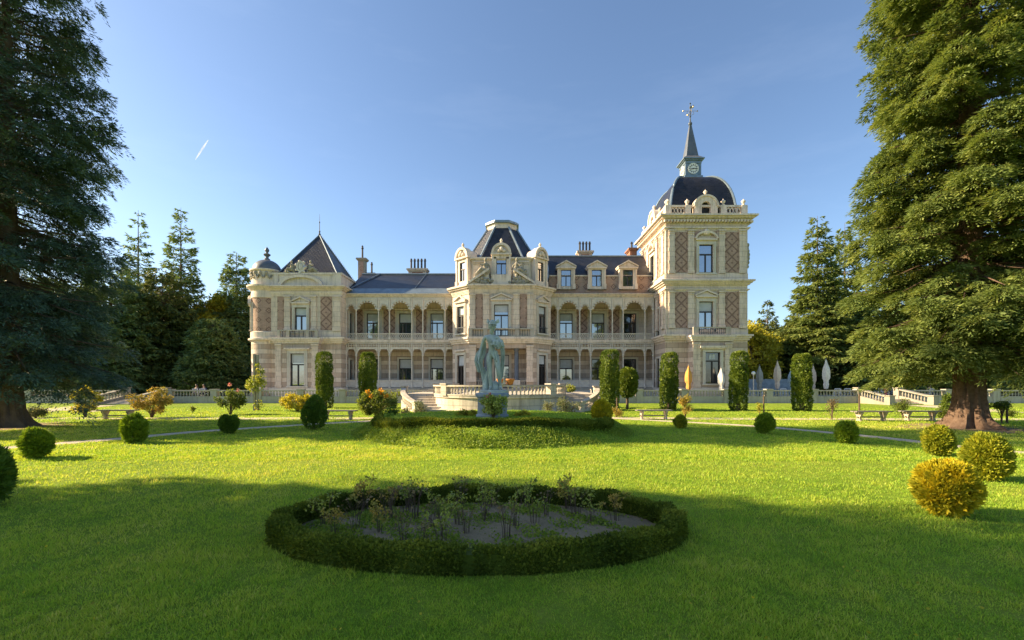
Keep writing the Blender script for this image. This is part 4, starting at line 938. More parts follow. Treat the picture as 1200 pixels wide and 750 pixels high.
def conifer_crown(seed, H, R0, zb, nb, per, cl, cw, prof, sag=.35, lift=.35, hang=.25, flat=1.0, rnorm=.55, uni=.25, lv=(.72,1.08), thick=0.0, fan=0, fs=.5):
    rng = NR(seed); Qs = []; Rn = []; br = []
    u = rng.random(nb); t = 1-np.sqrt(1-u*.995); t = np.where(rng.random(nb) < uni, rng.random(nb)*.97, t)
    az = rng.random(nb)*2*np.pi
    for i in range(nb):
        ti = t[i]; z0 = zb+(H-zb)*ti; L = R0*prof(ti)*rng.uniform(*lv)
        if rng.random() < .06: L *= 1.12
        h = np.array([math.cos(az[i]), math.sin(az[i]), 0]); pp = np.array([-h[1], h[0], 0])
        sl = -.18*(1-ti)+lift*ti*1.6+rng.uniform(-.08,.08); sg = sag*(1-.5*ti)*rng.uniform(.5,1.5)
        zf = lambda s: L*(sl*s-sg*s*s+.22*s**3)
        k = max(4, int(per*L)); s = np.sqrt(rng.uniform(.03, 1, k)); side = rng.choice([-1,1], k); ph = rng.uniform(.5, 1.15, k)
        s[:2] = 1.0; ph[:2] = 0.05
        if fan:      # drooping flat sprays lapping over each other like shingles
            d = h*np.cos(ph)[:,None]+pp*(side*np.sin(ph))[:,None]; tw = rng.normal(0,.35,k)
            base = h*(L*s)[:,None]+d*(rng.random(k)*(.34*L*(1-s)**.7))[:,None]; base[:,2] = zf(s)+z0-rng.random(k)*.25-hang*.5*np.hypot(*(base-h*(L*s)[:,None])[:,:2].T)
            e = np.stack([-d[:,1], d[:,0], tw], -1); dz = d.copy(); dz[:,2] = -rng.uniform(.05, .8, k)*(.5+hang); dz = unit(dz); nrm = unit(np.cross(dz, e)); nrm *= np.sign(nrm[:,2:3]+1e-6)
            sz = fs*rng.uniform(.6,1.3,k)*(.55+.45*min(1,L/2.5)); idx = np.repeat(np.arange(k), fan); nq = len(idx); th = rng.uniform(-.75,.75,nq); r_ = rng.random(nq)**.6*sz[idx]
            T = dz[idx]*np.cos(th)[:,None]+e[idx]*np.sin(th)[:,None]; P = base[idx]+T*(r_*(1-.25*np.abs(th)))[:,None]+nrm[idx]*rng.normal(0,.022,nq)[:,None]; P[:,2] -= .45*r_**2/fs
            Qs.append(cards(P, T+rng.normal(0,.25,(nq,3)), rng, cl*rng.uniform(.6,1.25,nq), cw*rng.uniform(.7,1.3,nq), nrm[idx]+rng.normal(0,.38,(nq,3))))
            Rn.append(np.clip(rng.normal(.40,.15,nq)+.13*rng.normal(size=k)[idx]+.25*(r_/sz[idx]-.6), 0, 1))
            if L > R0*.22: br.append([tuple(h*(L*x)+np.array([0,0,z0+zf(x)])) for x in (0,.25,.5,.75,.95)]+[L])
            continue
        d = h*np.cos(ph)[:,None]+pp*(side*np.sin(ph))[:,None]
        l = (.5*L*(1-s)**.8*.85+.22+.05*L)*rng.uniform(.5, 1.15, k)
        base = h*(L*s)[:,None]; base[:,2] = zf(s)+z0
        m_ = np.maximum(3, (l/cl*3.0).astype(int)); idx = np.repeat(np.arange(k), m_); nq = len(idx)
        q = rng.random(nq)**.8; P = base[idx]+d[idx]*(l[idx]*q)[:,None]; P[:,2] += -hang*l[idx]*q**1.5+rng.normal(0, .03, nq)*flat-np.abs(rng.normal(0, 1, nq))*thick*(.35+l[idx])*rng.random(nq)
        T = d[idx]+rng.normal(0, .38, (nq,3)); T[:,2] -= .15+hang*.8
        up = np.tile([0.,0.,1.], (nq,1))+rng.normal(0, rnorm, (nq,3))
        Qs.append(cards(P, T, rng, cl*rng.uniform(.6,1.25,nq), cw*rng.uniform(.7,1.3,nq), up))
        Rn.append(np.clip(rng.normal(.42+.16*rng.normal(), .2, nq), 0, 1))
        if L > R0*.22: br.append([tuple(h*(L*x)+np.array([0,0,z0+zf(x)])) for x in (0,.25,.5,.75,.95)]+[L])
    return np.concatenate(Qs), np.concatenate(Rn), br
def trunk_mb(H, r, flare=1.6, lobes=0, seed=0, top=.97):
    rng = random.Random(seed); m = MB(); n = 56 if lobes else 10
    zs = ([-.25]+[.09*i for i in range(34)] if lobes else [-.25,0,.12,.3,.6,1.0,1.6,2.4])+[3.4,4.4]+[4.4+(H*top-4.4)*i/8 for i in range(1,9)]
    ph = [rng.uniform(0,6.28) for _ in range(8)]; rings = []
    for z in zs:
        base = r*(1-max(0,z)/H*.98); f = (flare-1)*(.72*math.exp(-max(0,z)/.30)+.28*math.exp(-max(0,z)/1.1)); rg = []
        for k in range(n):
            a = 2*math.pi*k/n; q = 1+f*(1+(.5*math.sin(lobes*a+ph[0])+.3*math.sin((lobes*2+1)*a+ph[1]) if lobes else 0))
            if lobes: q += .05*math.sin(13*a+ph[2]+1.5*math.sin(z*1.7))+.035*math.sin(23*a+ph[3]+z*2+2*math.sin(z*3.1+a))+.03*math.sin(z*9+a*5+ph[4])+.02*rng.uniform(-1,1)
            else: q += .04*math.sin(5*a+z*2)
            rg.append((base*q*math.cos(a), base*q*math.sin(a), z))
        rings.append(rg)
    for a, b in zip(rings, rings[1:]):
        for k in range(n): m.face([a[k], a[(k+1)%n], b[(k+1)%n], b[k]])
    return m
def conifer(name, label, loc, H, R0, zb, nb, per, cl, cw, fol, prof, group=None, seed=1, r=.35, flare=1.5, lobes=0, bark='bark', rz=0, **kw):
    t = thing(name, label, 'tree', (0,0,0), group)
    Q, rn, br = conifer_crown(seed, H, R0, zb, nb, per, cl, cw, prof, **kw)
    m = trunk_mb(H, r, flare, lobes, seed)
    tr = m.build('trunk', M[bark], t, smooth=True)
    b = MB()
    for p in br:
        L = p[-1]; b.tube(p[:-1], [.018*L, .014*L, .01*L, .006*L, .002*L], 4, False)
    if br: b.build('branches', M[bark], t)
    qmesh('crown', Q, rn, FG[fol], t)
    t.location = loc; t.rotation_euler = (0,0,rz); return t
def clump_tree(name, label, cat, loc, H, clumps, leaf, ll, lw, fol, stem_r=.03, nst=None, group=None, seed=1, spread=None, bark='twig', z0=.0, flowers=None, rz=0, foot=.05):
    """stems from the ground to leaf clumps: clumps = [(x,y,z,radius,count)]"""
    rng = NR(seed); t = thing(name, label, cat, (0,0,0), group); m = MB()
    for (x,y,z,rr,k) in clumps:
        f = .12+.1*rng.random()
        m.tube([(x*foot,y*foot,-.03),(x*max(f,foot*1.15),y*max(f,foot*1.15),z*.35),(x*.55+rng.normal(0,.03)*rr,y*.55,z*.75),(x,y,z+rr*.3)], [stem_r, stem_r*.8, stem_r*.55, stem_r*.25], 5, False)
        for j in range(3):
            d = unit(rng.normal(size=3))*rr*.8; m.tube([(x*.6,y*.6,z*.78),(x+d[0],y+d[1],z+abs(d[2]))], [stem_r*.45, stem_r*.15], 4, False)
    m.build('stems', M[bark], t)
    Qs = []; Rn = []
    for (x,y,z,rr,k) in clumps:
        d = unit(rng.normal(size=(k,3)))*(rng.random((k,1))**.45)*rr; d[:,2] *= .8
        P = np.array([x,y,z])+d; T = d/rr+rng.normal(0,.7,(k,3)); T[:,2] -= .2
        Qs.append(cards(P, T, rng, ll*rng.uniform(.6,1.3,k), lw*rng.uniform(.7,1.2,k), np.tile([0.,0.,1.],(k,1))+rng.normal(0,.8,(k,3))))
        Rn.append(np.clip(rng.normal(.42+.15*rng.normal(),.22,k),0,1))
    if Qs and sum(c[4] for c in clumps): qmesh('leaves', np.concatenate(Qs), np.concatenate(Rn), FG[fol], t)
    if flowers:
        fm, pts, fr_ = flowers; Qf = []
        for p in pts:
            d = unit(rng.normal(size=(26,3))); Qf.append(cards(np.array(p)+d*fr_*.3, d, rng, fr_, fr_*.7))
        Qf = np.concatenate(Qf); qmesh('flowers', Qf, rng.random(len(Qf)), FG[fm], t)
    t.location = loc; t.rotation_euler = (0,0,rz); return t
def rand_clumps(seed, n, rx, ry, z0, z1, rr, k, shape='dome'):
    rng = random.Random(seed); r = []
    for i in range(n):
        a = rng.uniform(0,6.283); z = rng.uniform(z0,z1); f = math.sqrt(max(.05, 1-((z-(z0+z1)/2)/((z1-z0)*.62))**2)) if shape == 'dome' else 1
        q = math.sqrt(rng.random())*f; r.append((rx*q*math.cos(a), ry*q*math.sin(a), z, rr*rng.uniform(.7,1.25), int(k*rng.uniform(.6,1.3))))
    return r
def bumpy(seed, n):
    rng = NR(seed); K = rng.normal(size=(n,3))*1.0; ph = rng.random(n)*6.28
    return lambda d: sum(np.sin(d@K[i]*3.2+ph[i]) for i in range(n))/n
def topiary(name, label, cat, loc, rx, rz_, zc, k, ll, lw, fol, seed=1, group=None, pw=2.0, pear=0.0, trunk=.06, fuzz=.06, up=.6, tuft=70, relief=1.7):
    """clipped ball, egg or column: leafy shell round a twiggy core, on a short stem"""
    rng = NR(seed); t = thing(name, label, cat, (0,0,0), group); bf = bumpy(seed, 7); bl = bumpy(seed+500, 4)
    def surf(d):
        e = 1/((np.abs(d[...,0])**pw+np.abs(d[...,1])**pw)**(2/pw)/rx**2+0*d[...,0]+1e-9)
        hz_ = np.abs(d[...,2])/rz_
        q = ((np.sqrt(d[...,0]**2+d[...,1]**2)/rx)**pw+hz_**pw)**(-1/pw)
        return q
    d = unit(rng.normal(size=(k,3))*np.array([1,1,rz_/rx if pw > 2.5 else 1]))
    q = surf(d)*(1+bf(d)*.09+bl(d*.55)*.15*(pw < 3)); P = d*q[:,None]
    tz = np.clip((P[:,2]/rz_+1)/2, 0, 1); P[:,:2] *= (1+pear*(.45-tz))[:,None]
    Nn = unit(np.stack([np.sign(P[:,0])*np.abs(P[:,0]/rx)**(pw-1)/rx, np.sign(P[:,1])*np.abs(P[:,1]/rx)**(pw-1)/rx, np.sign(P[:,2])*np.abs(P[:,2]/rz_)**(pw-1)/rz_], -1))
    nt_ = max(40, k//tuft); ci = rng.integers(0, k, nt_); C_ = P[ci]; own = np.empty(k, int)
    for c in range(0, k, 2000): own[c:c+2000] = ((P[c:c+2000,None]-C_[None])**2).sum(-1).argmin(1)
    dv = P-C_[own]; dist = np.linalg.norm(dv, axis=1); dm = np.median(dist)+1e-6; hgt = np.clip(1-(dist/(2.0*dm))**2, -.6, 1)
    P = P+Nn*(hgt[:,None]-.35)*fuzz*relief-Nn*(rng.random((k,1))**1.5)*fuzz*.9
    T = Nn*.75+dv/dm*.35+rng.normal(0,.45,(k,3)); T[:,2] += up
    Q = cards(P+np.array([0,0,zc]), T, rng, ll*rng.uniform(.6,1.3,k), lw*rng.uniform(.7,1.3,k))
    rn = np.clip(rng.normal(.42,.17,k)+bf(d*2.3)*.2+.14*rng.normal(size=nt_)[own], 0, 1)
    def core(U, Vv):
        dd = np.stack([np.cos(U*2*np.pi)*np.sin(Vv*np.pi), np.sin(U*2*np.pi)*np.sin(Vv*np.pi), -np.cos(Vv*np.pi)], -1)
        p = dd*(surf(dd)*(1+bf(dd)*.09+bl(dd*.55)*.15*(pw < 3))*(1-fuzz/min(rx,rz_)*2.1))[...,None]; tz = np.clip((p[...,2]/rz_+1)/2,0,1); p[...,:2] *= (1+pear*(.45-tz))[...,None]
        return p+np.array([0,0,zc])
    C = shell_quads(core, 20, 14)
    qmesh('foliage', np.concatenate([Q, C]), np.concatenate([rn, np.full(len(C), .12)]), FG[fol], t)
    MB().tube([(0,0,-.05),(.01,0,zc*.5),(0,0,zc)], [trunk*1.2, trunk, trunk*.8], 7).build('stem', M['twig'], t, smooth=True)
    t.location = loc; return t

# ---- the two great conifers framing the view
fir_prof = lambda t: (1-t)**.42*(1-.1*math.exp(-t*14))
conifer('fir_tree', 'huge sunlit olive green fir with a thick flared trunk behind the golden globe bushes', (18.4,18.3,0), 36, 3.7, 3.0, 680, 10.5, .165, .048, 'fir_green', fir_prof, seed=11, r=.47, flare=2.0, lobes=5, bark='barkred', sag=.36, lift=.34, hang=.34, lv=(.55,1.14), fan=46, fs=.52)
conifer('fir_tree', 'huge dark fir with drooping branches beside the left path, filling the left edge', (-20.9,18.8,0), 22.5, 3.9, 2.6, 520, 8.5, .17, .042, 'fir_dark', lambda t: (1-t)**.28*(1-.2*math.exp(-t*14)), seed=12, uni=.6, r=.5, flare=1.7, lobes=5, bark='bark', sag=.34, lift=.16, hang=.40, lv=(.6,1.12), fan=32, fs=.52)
# ---- background conifers
def slim(t): return (1-t)**.82
bgc = []
def bgtree(label, px, D, ytop, R0, fol, seed, zb=1.5, nb=330, per=9, prof=slim, r=.3, **kw):
    nb = int(nb*1.45); H = Zt(ytop, D); p = dict(sag=.3, lift=.3, hang=.3); p.update(kw)
    return conifer('spruce_tree', label, (W(px,D), D, TZ if D > 41 else 0), H, R0, zb, nb, per, .48, .15, fol, prof, 'conifers behind the garden', seed, r=r, **p)
bgtree('tall dark spruce with bare upper branches, tallest between the left fir and the villa', 212, 58, 240, 4.0, 'fir_black', 21, sag=.2, hang=.15, nb=300)
bgtree('dark spruce peeping out directly beside the left fir', 162, 60, 243, 3.5, 'fir_black', 22, nb=260)
bgtree('broad dark spruce next to the round turret of the villa', 277, 62, 294, 4.2, 'fir_black', 23, prof=lambda t: (1-t)**.68, nb=420)
bgtree('dense low dark spruce under the tall left spruce', 190, 54, 318, 5.2, 'fir_mid', 24, prof=lambda t: (1-t)**.6, nb=420)
bgtree('dense blackish spruce standing behind the yellow shrub', 130, 50, 320, 4.8, 'fir_black', 25, prof=lambda t: (1-t)**.5, nb=380)
bgtree('short dark spruce behind the left balustrade near the villa', 250, 52, 378, 3.6, 'fir_black', 26, prof=lambda t: (1-t)**.5, nb=320)
bgtree('low dark spruce in the gap behind the left fir trunk', 62, 48, 330, 5.0, 'fir_black', 27, prof=lambda t: (1-t)**.5, nb=380)
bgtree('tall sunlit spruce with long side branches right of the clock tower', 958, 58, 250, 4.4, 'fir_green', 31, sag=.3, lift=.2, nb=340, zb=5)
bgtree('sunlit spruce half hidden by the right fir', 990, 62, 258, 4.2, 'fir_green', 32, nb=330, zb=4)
bgtree('small pointed spruce just right of the tower', 899, 72, 353, 3.6, 'fir_mid', 33, nb=260)
bgtree('dark low spruce behind the parasols beside the tower', 897, 66, 405, 4.4, 'fir_black', 34, prof=lambda t: (1-t)**.45, nb=330)
bgtree('dark spruce behind the pale parasols', 935, 60, 380, 4.4, 'fir_mid', 35, prof=lambda t: (1-t)**.5, nb=330)
bgtree('dark spruce behind the stairs under the right fir', 1035, 56, 340, 5.2, 'fir_black', 36, prof=lambda t: (1-t)**.5, nb=360)
bgtree('dark spruce behind the right fir trunk', 1110, 54, 330, 5.2, 'fir_black', 37, prof=lambda t: (1-t)**.5, nb=360)
bgtree('dark spruce at the far right edge behind the fir', 1190, 50, 300, 5.4, 'fir_black', 38, prof=lambda t: (1-t)**.5, nb=360)
# ---- broadleaved trees behind
def broad(label, px, D, ytop, rx, fol, seed, group='broadleaved trees behind the garden', zc0=2.0, k=420, n=46, ll=.42):
    H = Zt(ytop, D)-.4
    return clump_tree('broadleaf_tree', label, 'tree', (W(px,D), D, TZ if D > 41 else 0), H, rand_clumps(seed, n, rx, rx, zc0, H-1.0, 1.35, k), None, ll, ll*.62, fol, .16, group=group, seed=seed, bark='bark')
broad('yellow autumn tree glowing between the dark spruces', 243, 60, 335, 2.4, 'autumn', 41, n=30)
broad('golden brown autumn tree squeezed between tower and parasols', 886, 58, 378, 2.2, 'autumn', 42, n=26)
broad('olive green broadleaf tree behind the right spruces', 925, 84, 375, 6.0, 'decid', 43, n=60)
broad('green broadleaf tree far behind the left balustrade', 238, 70, 360, 6.5, 'decid', 44, n=60)
broad('low green shrub tree at the foot of the left spruces', 235, 50, 440, 1.6, 'lush', 45, n=16, zc0=.8, k=260, ll=.28)
# ---- a tree outside the picture on the left that throws the long shadow on the foreground lawn
clump_tree('beech_tree', 'wide green beech left of the lawn whose shadow covers the rose bed', 'tree', (-24.5,4.0,0), 16, rand_clumps(51, 96, 5.9, 5.9, 2.8, 15.0, 1.6, 330), None, .42, .28, 'decid', .2, seed=51, bark='bark')

# ---- clipped columns
for px, D, w, yt, lab in ((381,33,19,414,'dark clipped yew column in front of the wing with the pyramid roof'), (431,33.5,19,414,'slim clipped yew column before the left gallery, behind the flowering yellow shrub'),
        (714,30,22,411,'widest clipped yew column, beside the curved stair right of the statue'), (784,30.5,20,414,'clipped yew column at the left corner of the clock tower'),
        (865,30,21,414,'clipped yew column in front of the right corner of the clock tower'), (940,29.5,23,415,'clipped yew column among the pale parasols')):
    h = Zt(yt, D); rx = .90*w/2*D/F*D/math.hypot(D, W(px,D)); h *= .975
    topiary('yew_column', lab, 'hedge column', (W(px,D),D,0), rx, h/2, h/2+.02, 9000, .13, .06, 'yew', seed=int(px), group='clipped yew columns along the terrace', pw=7, fuzz=.06, trunk=.12, relief=2.0).rotation_euler = (random.Random(px).uniform(-.02,.02), random.Random(px+1).uniform(-.025,.025), 0)
# ---- globe bushes on the lawn
for px, yb, w, h, fol, lab, k, pear in (
        (-22,592,84,70,'thuja_dark','dark green globe bush cut by the left edge of the photo',9000,0), (42,537,40,36,'thuja','bright green globe bush nearest the left path',8000,.1),
        (157,519,32,34,'thuja','green egg shaped bush in front of the left path',7000,.1), (268,508,23,24,'thuja_dark','small dark green globe bush beyond the left path',5000,0),
        (368,503,32,43,'thuja_dark','tall dark teardrop bush left of the mound',8000,.75), (1110,600,82,64,'thuja_gold','large orange gold globe bush, nearest on the right lawn',15000,.05),
        (1157,561,62,56,'thuja_lime','lime yellow globe bush behind the orange gold one',12000,.35), (1100,534,39,37,'thuja_lime','smaller lime globe bush before the big fir trunk',8000,.3),
        (992,519,26,25,'thuja','green globe bush beside the right path',5000,0), (897,508,24,24,'thuja','green globe bush right of the mound, in front of the tower',5000,.1),
        (797,502,14,15,'thuja_lime','tiny yellow green globe bush before the bench near the tower',3000,.2)):
    D = F*CH/(yb-YH)-w*.0018; s = D/F; c_ = D/math.hypot(D, W(px,D))
    topiary('globe_bush', lab, 'bush', (W(px,D),D,0), w/2*s*c_*.80, h/2*s*.87, h/2*s*.93+.02, k, .085, .032, fol, seed=abs(int(px))+7, group='globe bushes on the lawn', pear=pear, fuzz=.05, trunk=.05, up=.5)
D = 17.4; topiary('globe_bush', 'golden globe bush at the right end of the mound hedge', 'bush', (W(705,15.8),15.8,.45), .30, .33, .36, 5000, .08, .03, 'thuja_gold', seed=77, group='globe bushes on the lawn', pear=.3, fuzz=.04)

# ---- low box hedges
def hedge_ring(name, label, c, ax, ay, w, h, k, ll, lw, zf, gaps=(), seed=1, n=96):
    rng = NR(seed); t = thing(name, label, 'hedge', (c[0],c[1],zf(c[0],c[1]+ay) if callable(zf) else 0))
    ph = rng.random(6)*6.28
    def prof(a): return 1+.07*np.sin(a*7+ph[0])+.06*np.sin(a*13+ph[1])+.05*np.sin(a*23+ph[2])
    a = rng.random(k)*2*np.pi
    for g0, g1 in gaps: a = g1+rng.random(k)*(g0+2*np.pi-g1)
    f = rng.random(k); sec = np.where(f < .36, 0, np.where(f < .72, 1, 2))
    q = rng.random(k); off = np.where(sec == 0, .5, np.where(sec == 1, -.5, q-.5))*w; hz_ = np.where(sec == 2, h, q*h)*prof(a)
    off = off*(.9+.12*np.sin(a*17+ph[3]))
    def pos(a, off, z):
        nx_, ny_ = np.cos(a)/ax, np.sin(a)/ay; l = np.hypot(nx_, ny_)
        x = c[0]+ax*np.cos(a)+nx_/l*off; y = c[1]+ay*np.sin(a)+ny_/l*off
        return np.stack([x, y, z+(zf(x,y) if callable(zf) else 0)], -1)
    P = pos(a, off, hz_)+rng.normal(0,.012,(k,3)); c0 = pos(a, off*0, hz_*.0+h*.5)
    T = unit(P-c0)*.7+rng.normal(0,.5,(k,3)); T[:,2] += .5
    Q = cards(P-T*ll*.2, T, rng, .8*ll*rng.uniform(.6,1.35,k), lw*rng.uniform(.7,1.3,k))
    rn = np.clip(rng.normal(.4,.2,k)+.18*np.sin(a*11+ph[4])+.15*(sec == 2), 0, 1)  # leaves on the hedge top get a lighter tone, light painted into colour
    ai = np.linspace(0, 2*np.pi, n+1); C = []
    for i in range(n):
        am = (ai[i]+ai[i+1])/2
        if any(g0 < am < g1 or g0 < am-2*np.pi < g1 for g0, g1 in gaps): continue
        aa = np.array([ai[i], ai[i+1]])
        def e(off, z): return pos(aa, np.full(2,off*w), np.full(2,z)*prof(aa))
        for p, r in ((e(.42,-.02), e(.42,h*.93)), (e(-.42,-.02), e(-.42,h*.93)), (e(.42,h*.93), e(-.42,h*.93))): C.append(np.stack([p[0], p[1], r[1], r[0]]))
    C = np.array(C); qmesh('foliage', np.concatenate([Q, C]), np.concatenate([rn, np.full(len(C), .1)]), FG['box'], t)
    return t
hedge_ring('oval_hedge', 'low dark clipped box hedge round the oval rose bed in the foreground', (bx,by), ba-.13, bb-.13, .23, .225, 60000, .042, .022, lambda x, y: 0*x, [(4.70,4.712+.02)], seed=61, n=140)
hedge_ring('mound_hedge', 'low clipped box hedge along the front top of the mound before the statue', (MX+.05,15.7), 3.95, 2.3, .28, .20, 30000, .06, .032, lambda x, y: mound_z(np.asarray(x), np.asarray(y)), [(.05,3.09)], seed=62)

# ---- rose bushes in the oval bed
rr = random.Random(9); spots = []
tries = 0
while len(spots) < 30 and tries < 4000:
    tries += 1
    a = rr.uniform(0,6.283); q = math.sqrt(rr.random()); x, y = bx+(ba-.5)*q*math.cos(a), by+(bb-.42)*q*math.sin(a)+.12
    if all((x-u)**2+((y-v)*1.3)**2 > .29**2 for u, v in spots): spots.append((x,y))
desc = ['bare rose bush with yellowing leaves', 'leafy rose bush with reddish tips', 'twiggy brown rose bush nearly leafless', 'rose bush with pale upper leaves']
def where(x, y):
    u = (x-bx)/ba; v = (y-by)/bb
    return ('far left','left','middle','right','far right')[min(4,max(0,int((u+.8)/1.6*5)))], ('back','centre','front')[0 if v > .3 else (1 if v > -.2 else 2)]
seen = {}
rpro = []
for s in range(4):
    rng = random.Random(100+s); cl = []
    for i in range(9):
        a = rng.uniform(0,6.283); z = rng.uniform(.22,.5); rad = rng.uniform(.04,.24); cl.append((rad*math.cos(a), rad*math.sin(a), z, .07, int((10,20,3,14)[s]*rng.uniform(.4,1.5))))
    rpro.append(clump_tree('rose_bush', desc[s], 'rose bush', (0,0,0), .5, cl, None, .05, .036, ('rose','russet','dead','rose')[s], .0045, foot=.3, group='rose bushes in the oval bed', seed=200+s))
spots.sort(key=lambda p: p[0])
for i, (x, y) in enumerate(spots):
    s = rr.randrange(4); o = rpro[s] if 'used%d' % s not in seen else copy_tree(rpro[s]); seen['used%d' % s] = 1
    o.location = (x, y, .02); o.rotation_euler = (0,0,rr.uniform(0,6.28)); k = rr.uniform(.68,1.0); o.scale = (k,k,k)
    cx_, fy = where(x, y); key = (s, cx_, fy); n_ = seen.get(key, 0); seen[key] = n_+1
    extra = ('', ', the more right one', ', the third rightward', ', the fourth rightward')[min(3,n_)]
    o['label'] = f'{desc[s]}, {fy} {cx_} of oval bed{extra}'
for s in range(4):
    if 'used%d' % s not in seen: rpro[s].location = (bx, by, .02)

# ---- grass
def field(seed, sc, n=9):
    r = NR(seed); K = r.normal(size=(n,2))*sc; ph = r.random(n)*6.28
    return lambda x, y: sum(np.sin(K[i,0]*x+K[i,1]*y+ph[i]+1.3*np.sin(K[i,1]*x*.7-K[i,0]*y*.6)) for i in range(n))/math.sqrt(n)
f_big, f_mid, f_small, f_tiny = field(1,.45), field(2,1.7), field(3,6.0), field(4,17.0)
def grass(seed, n, d0, d1):
    rng = NR(seed); u = rng.random(n); D = 1/(1/d0-(1/d0-1/d1)*u); X = rng.uniform(-1,1,n)*(1.28*D+4.5)
    keep = ((X-bx)/(ba+.02))**2+((D-by)/(bb+.02))**2 > 1
    pp = np.array(pathL+pathR)
    near = (D > 7) & (np.abs(X) > 4)
    dm = np.full(n, 9.0); idx = np.where(near)[0]
    for c in range(0, len(idx), 40000):
        j = idx[c:c+40000]; dm[j] = np.sqrt(((X[j,None]-pp[None,:,0])**2+(D[j,None]-pp[None,:,1])**2).min(1))
    keep &= dm > .42
    keep &= (np.hypot(X-18.4, D-18.3) > 1.7+.5*f_mid(X,D)) & (np.hypot(X+20.9, D-18.8) > 1.6+.5*f_mid(X,D))
    X, D = X[keep], D[keep]; k = len(X)
    tuft = np.clip(.45*f_mid(X,D)+.6*f_small(X,D)+.55*f_tiny(X,D), -1.6, 1.9)
    h = np.maximum(.010, .025+.028*rng.random(k)**2+.016*tuft)*np.clip(D/4.5,.8,1.12); w = np.maximum(.0052, .0011*D)*rng.uniform(.8,1.3,k)
    a = rng.random(k)*2*np.pi; lean = rng.uniform(.2,1.1,k)
    T = np.stack([np.cos(a)*lean, np.sin(a)*lean, np.ones(k)], -1)
    P = np.stack([X, D, mound_z(X,D)-.004], -1)
    Q = cards(P, T, rng, h*1.25, w); rn = np.clip(rng.normal(.36,.17,k)+.06*tuft+.12*f_big(X,D)+.08*f_mid(X+9,D)+.5*(rng.random(k) < .03)+.4*np.exp(-((X-16)**2+(D-17.5)**2)/14)+.3*np.exp(-((X+17)**2+(D-16.5)**2)/16), 0, 1)
    return Q, rn
Q1, r1_ = grass(71, 720000, 2.0, 12); Q2, r2_ = grass(72, 340000, 10.5, 34)
tag(qmesh('grass', np.concatenate([Q1,Q2]), np.concatenate([r1_,r2_]), FG['grass']), 'short mown lawn grass over the whole foreground', 'grass', kind='stuff')
# ivy-like cover on the mound's slope
rng = NR(73); k = 34000; a = rng.uniform(np.pi*.95, np.pi*2.05, k); r_ = rng.uniform(4.0, 5.15, k)
keep = (np.sin(a*5+r_*3)+np.sin(a*11-r_*5)+rng.normal(0,.8,k)) > -.6; a, r_ = a[keep], r_[keep]; k = len(a)
P = np.stack([MX+r_*np.cos(a), MY+r_*np.sin(a), 0*a], -1); P[:,2] = mound_z(P[:,0],P[:,1])+rng.uniform(0,.07,k)
tag(qmesh('ground_cover', cards(P, rng.normal(0,1,(k,3))+np.array([0,0,.7]), rng, .055, .036), np.clip(rng.normal(.42,.22,k),0,1), FG['cover']), 'leafy ground cover on the front slope of the mound', 'ground cover', kind='stuff')
# weeds in the bed, fallen leaves
rng = NR(74); k = 20000; a = rng.random(k)*6.283; q = np.sqrt(rng.random(k)); P = np.stack([bx+(ba-.35)*q*np.cos(a), by+(bb-.33)*q*np.sin(a), 0*a+.03], -1)
kp = (np.sin(P[:,0]*5)*np.sin(P[:,1]*6+1)+.5*np.sin(P[:,0]*11+P[:,1]*9)+rng.normal(0,.4,k)-.25*P[:,0]) > .1; P = P[kp]; k = len(P)
tag(qmesh('bed_weeds', cards(P, rng.normal(0,1,(k,3))+np.array([0,0,.6]), rng, .042, .03), rng.random(k), FG['cover']), 'small weeds greening the soil of the oval bed', 'weeds', kind='stuff')
rng = NR(75); k = 130; u = rng.random(k); D = 1/(1/3.0-(1/3.0-1/20)*u); X = rng.uniform(-1.2,1.2,k)*D; P = np.stack([X, D, mound_z(X,D)+.05], -1)
tag(qmesh('fallen_leaves', cards(P, rng.normal(0,1,(k,3))*np.array([1,1,.15]), rng, .034, .024), rng.random(k), FG['autumn']), 'scattered dry leaves lying on the lawn', 'fallen leaves', kind='stuff')

# ================================================================== GARDEN STRUCTURES
def sweep(m, pts, w, z0, z1, zf0=None, zf1=None):
    P = [Vector((*p, 0)) for p in pts]; n = len(P); L = []; Rr = []; run = 0; U = [0]
    for i, p in enumerate(P):
        d = (P[min(i+1,n-1)]-P[max(i-1,0)]).normalized(); q = Vector((d.y,-d.x,0)); L.append(p+q*w/2); Rr.append(p-q*w/2)
        if i: run += (P[i]-P[i-1]).length; U.append(run)
    a = [z0(u/run) if callable(z0) else z0 for u in U]; b = [z1(u/run) if callable(z1) else z1 for u in U]
    Z = lambda v, z: (v.x, v.y, z)
    for i in range(n-1):
        j = i+1
        m.face([Z(L[i],a[i]),Z(L[j],a[j]),Z(L[j],b[j]),Z(L[i],b[i])], [(U[i],a[i]),(U[j],a[j]),(U[j],b[j]),(U[i],b[i])])
        m.face([Z(Rr[j],a[j]),Z(Rr[i],a[i]),Z(Rr[i],b[i]),Z(Rr[j],b[j])], [(U[j],a[j]),(U[i],a[i]),(U[i],b[i]),(U[j],b[j])])
        m.face([Z(L[i],b[i]),Z(L[j],b[j]),Z(Rr[j],b[j]),Z(Rr[i],b[i])]); m.face([Z(Rr[i],a[i]),Z(Rr[j],a[j]),Z(L[j],a[j]),Z(L[i],a[i])])
    m.face([Z(L[0],a[0]),Z(L[0],b[0]),Z(Rr[0],b[0]),Z(Rr[0],a[0])]); m.face([Z(L[-1],b[-1]),Z(L[-1],a[-1]),Z(Rr[-1],a[-1]),Z(Rr[-1],b[-1])])
    return m
def plen(pts): return sum(math.dist(a, b) for a, b in zip(pts, pts[1:]))
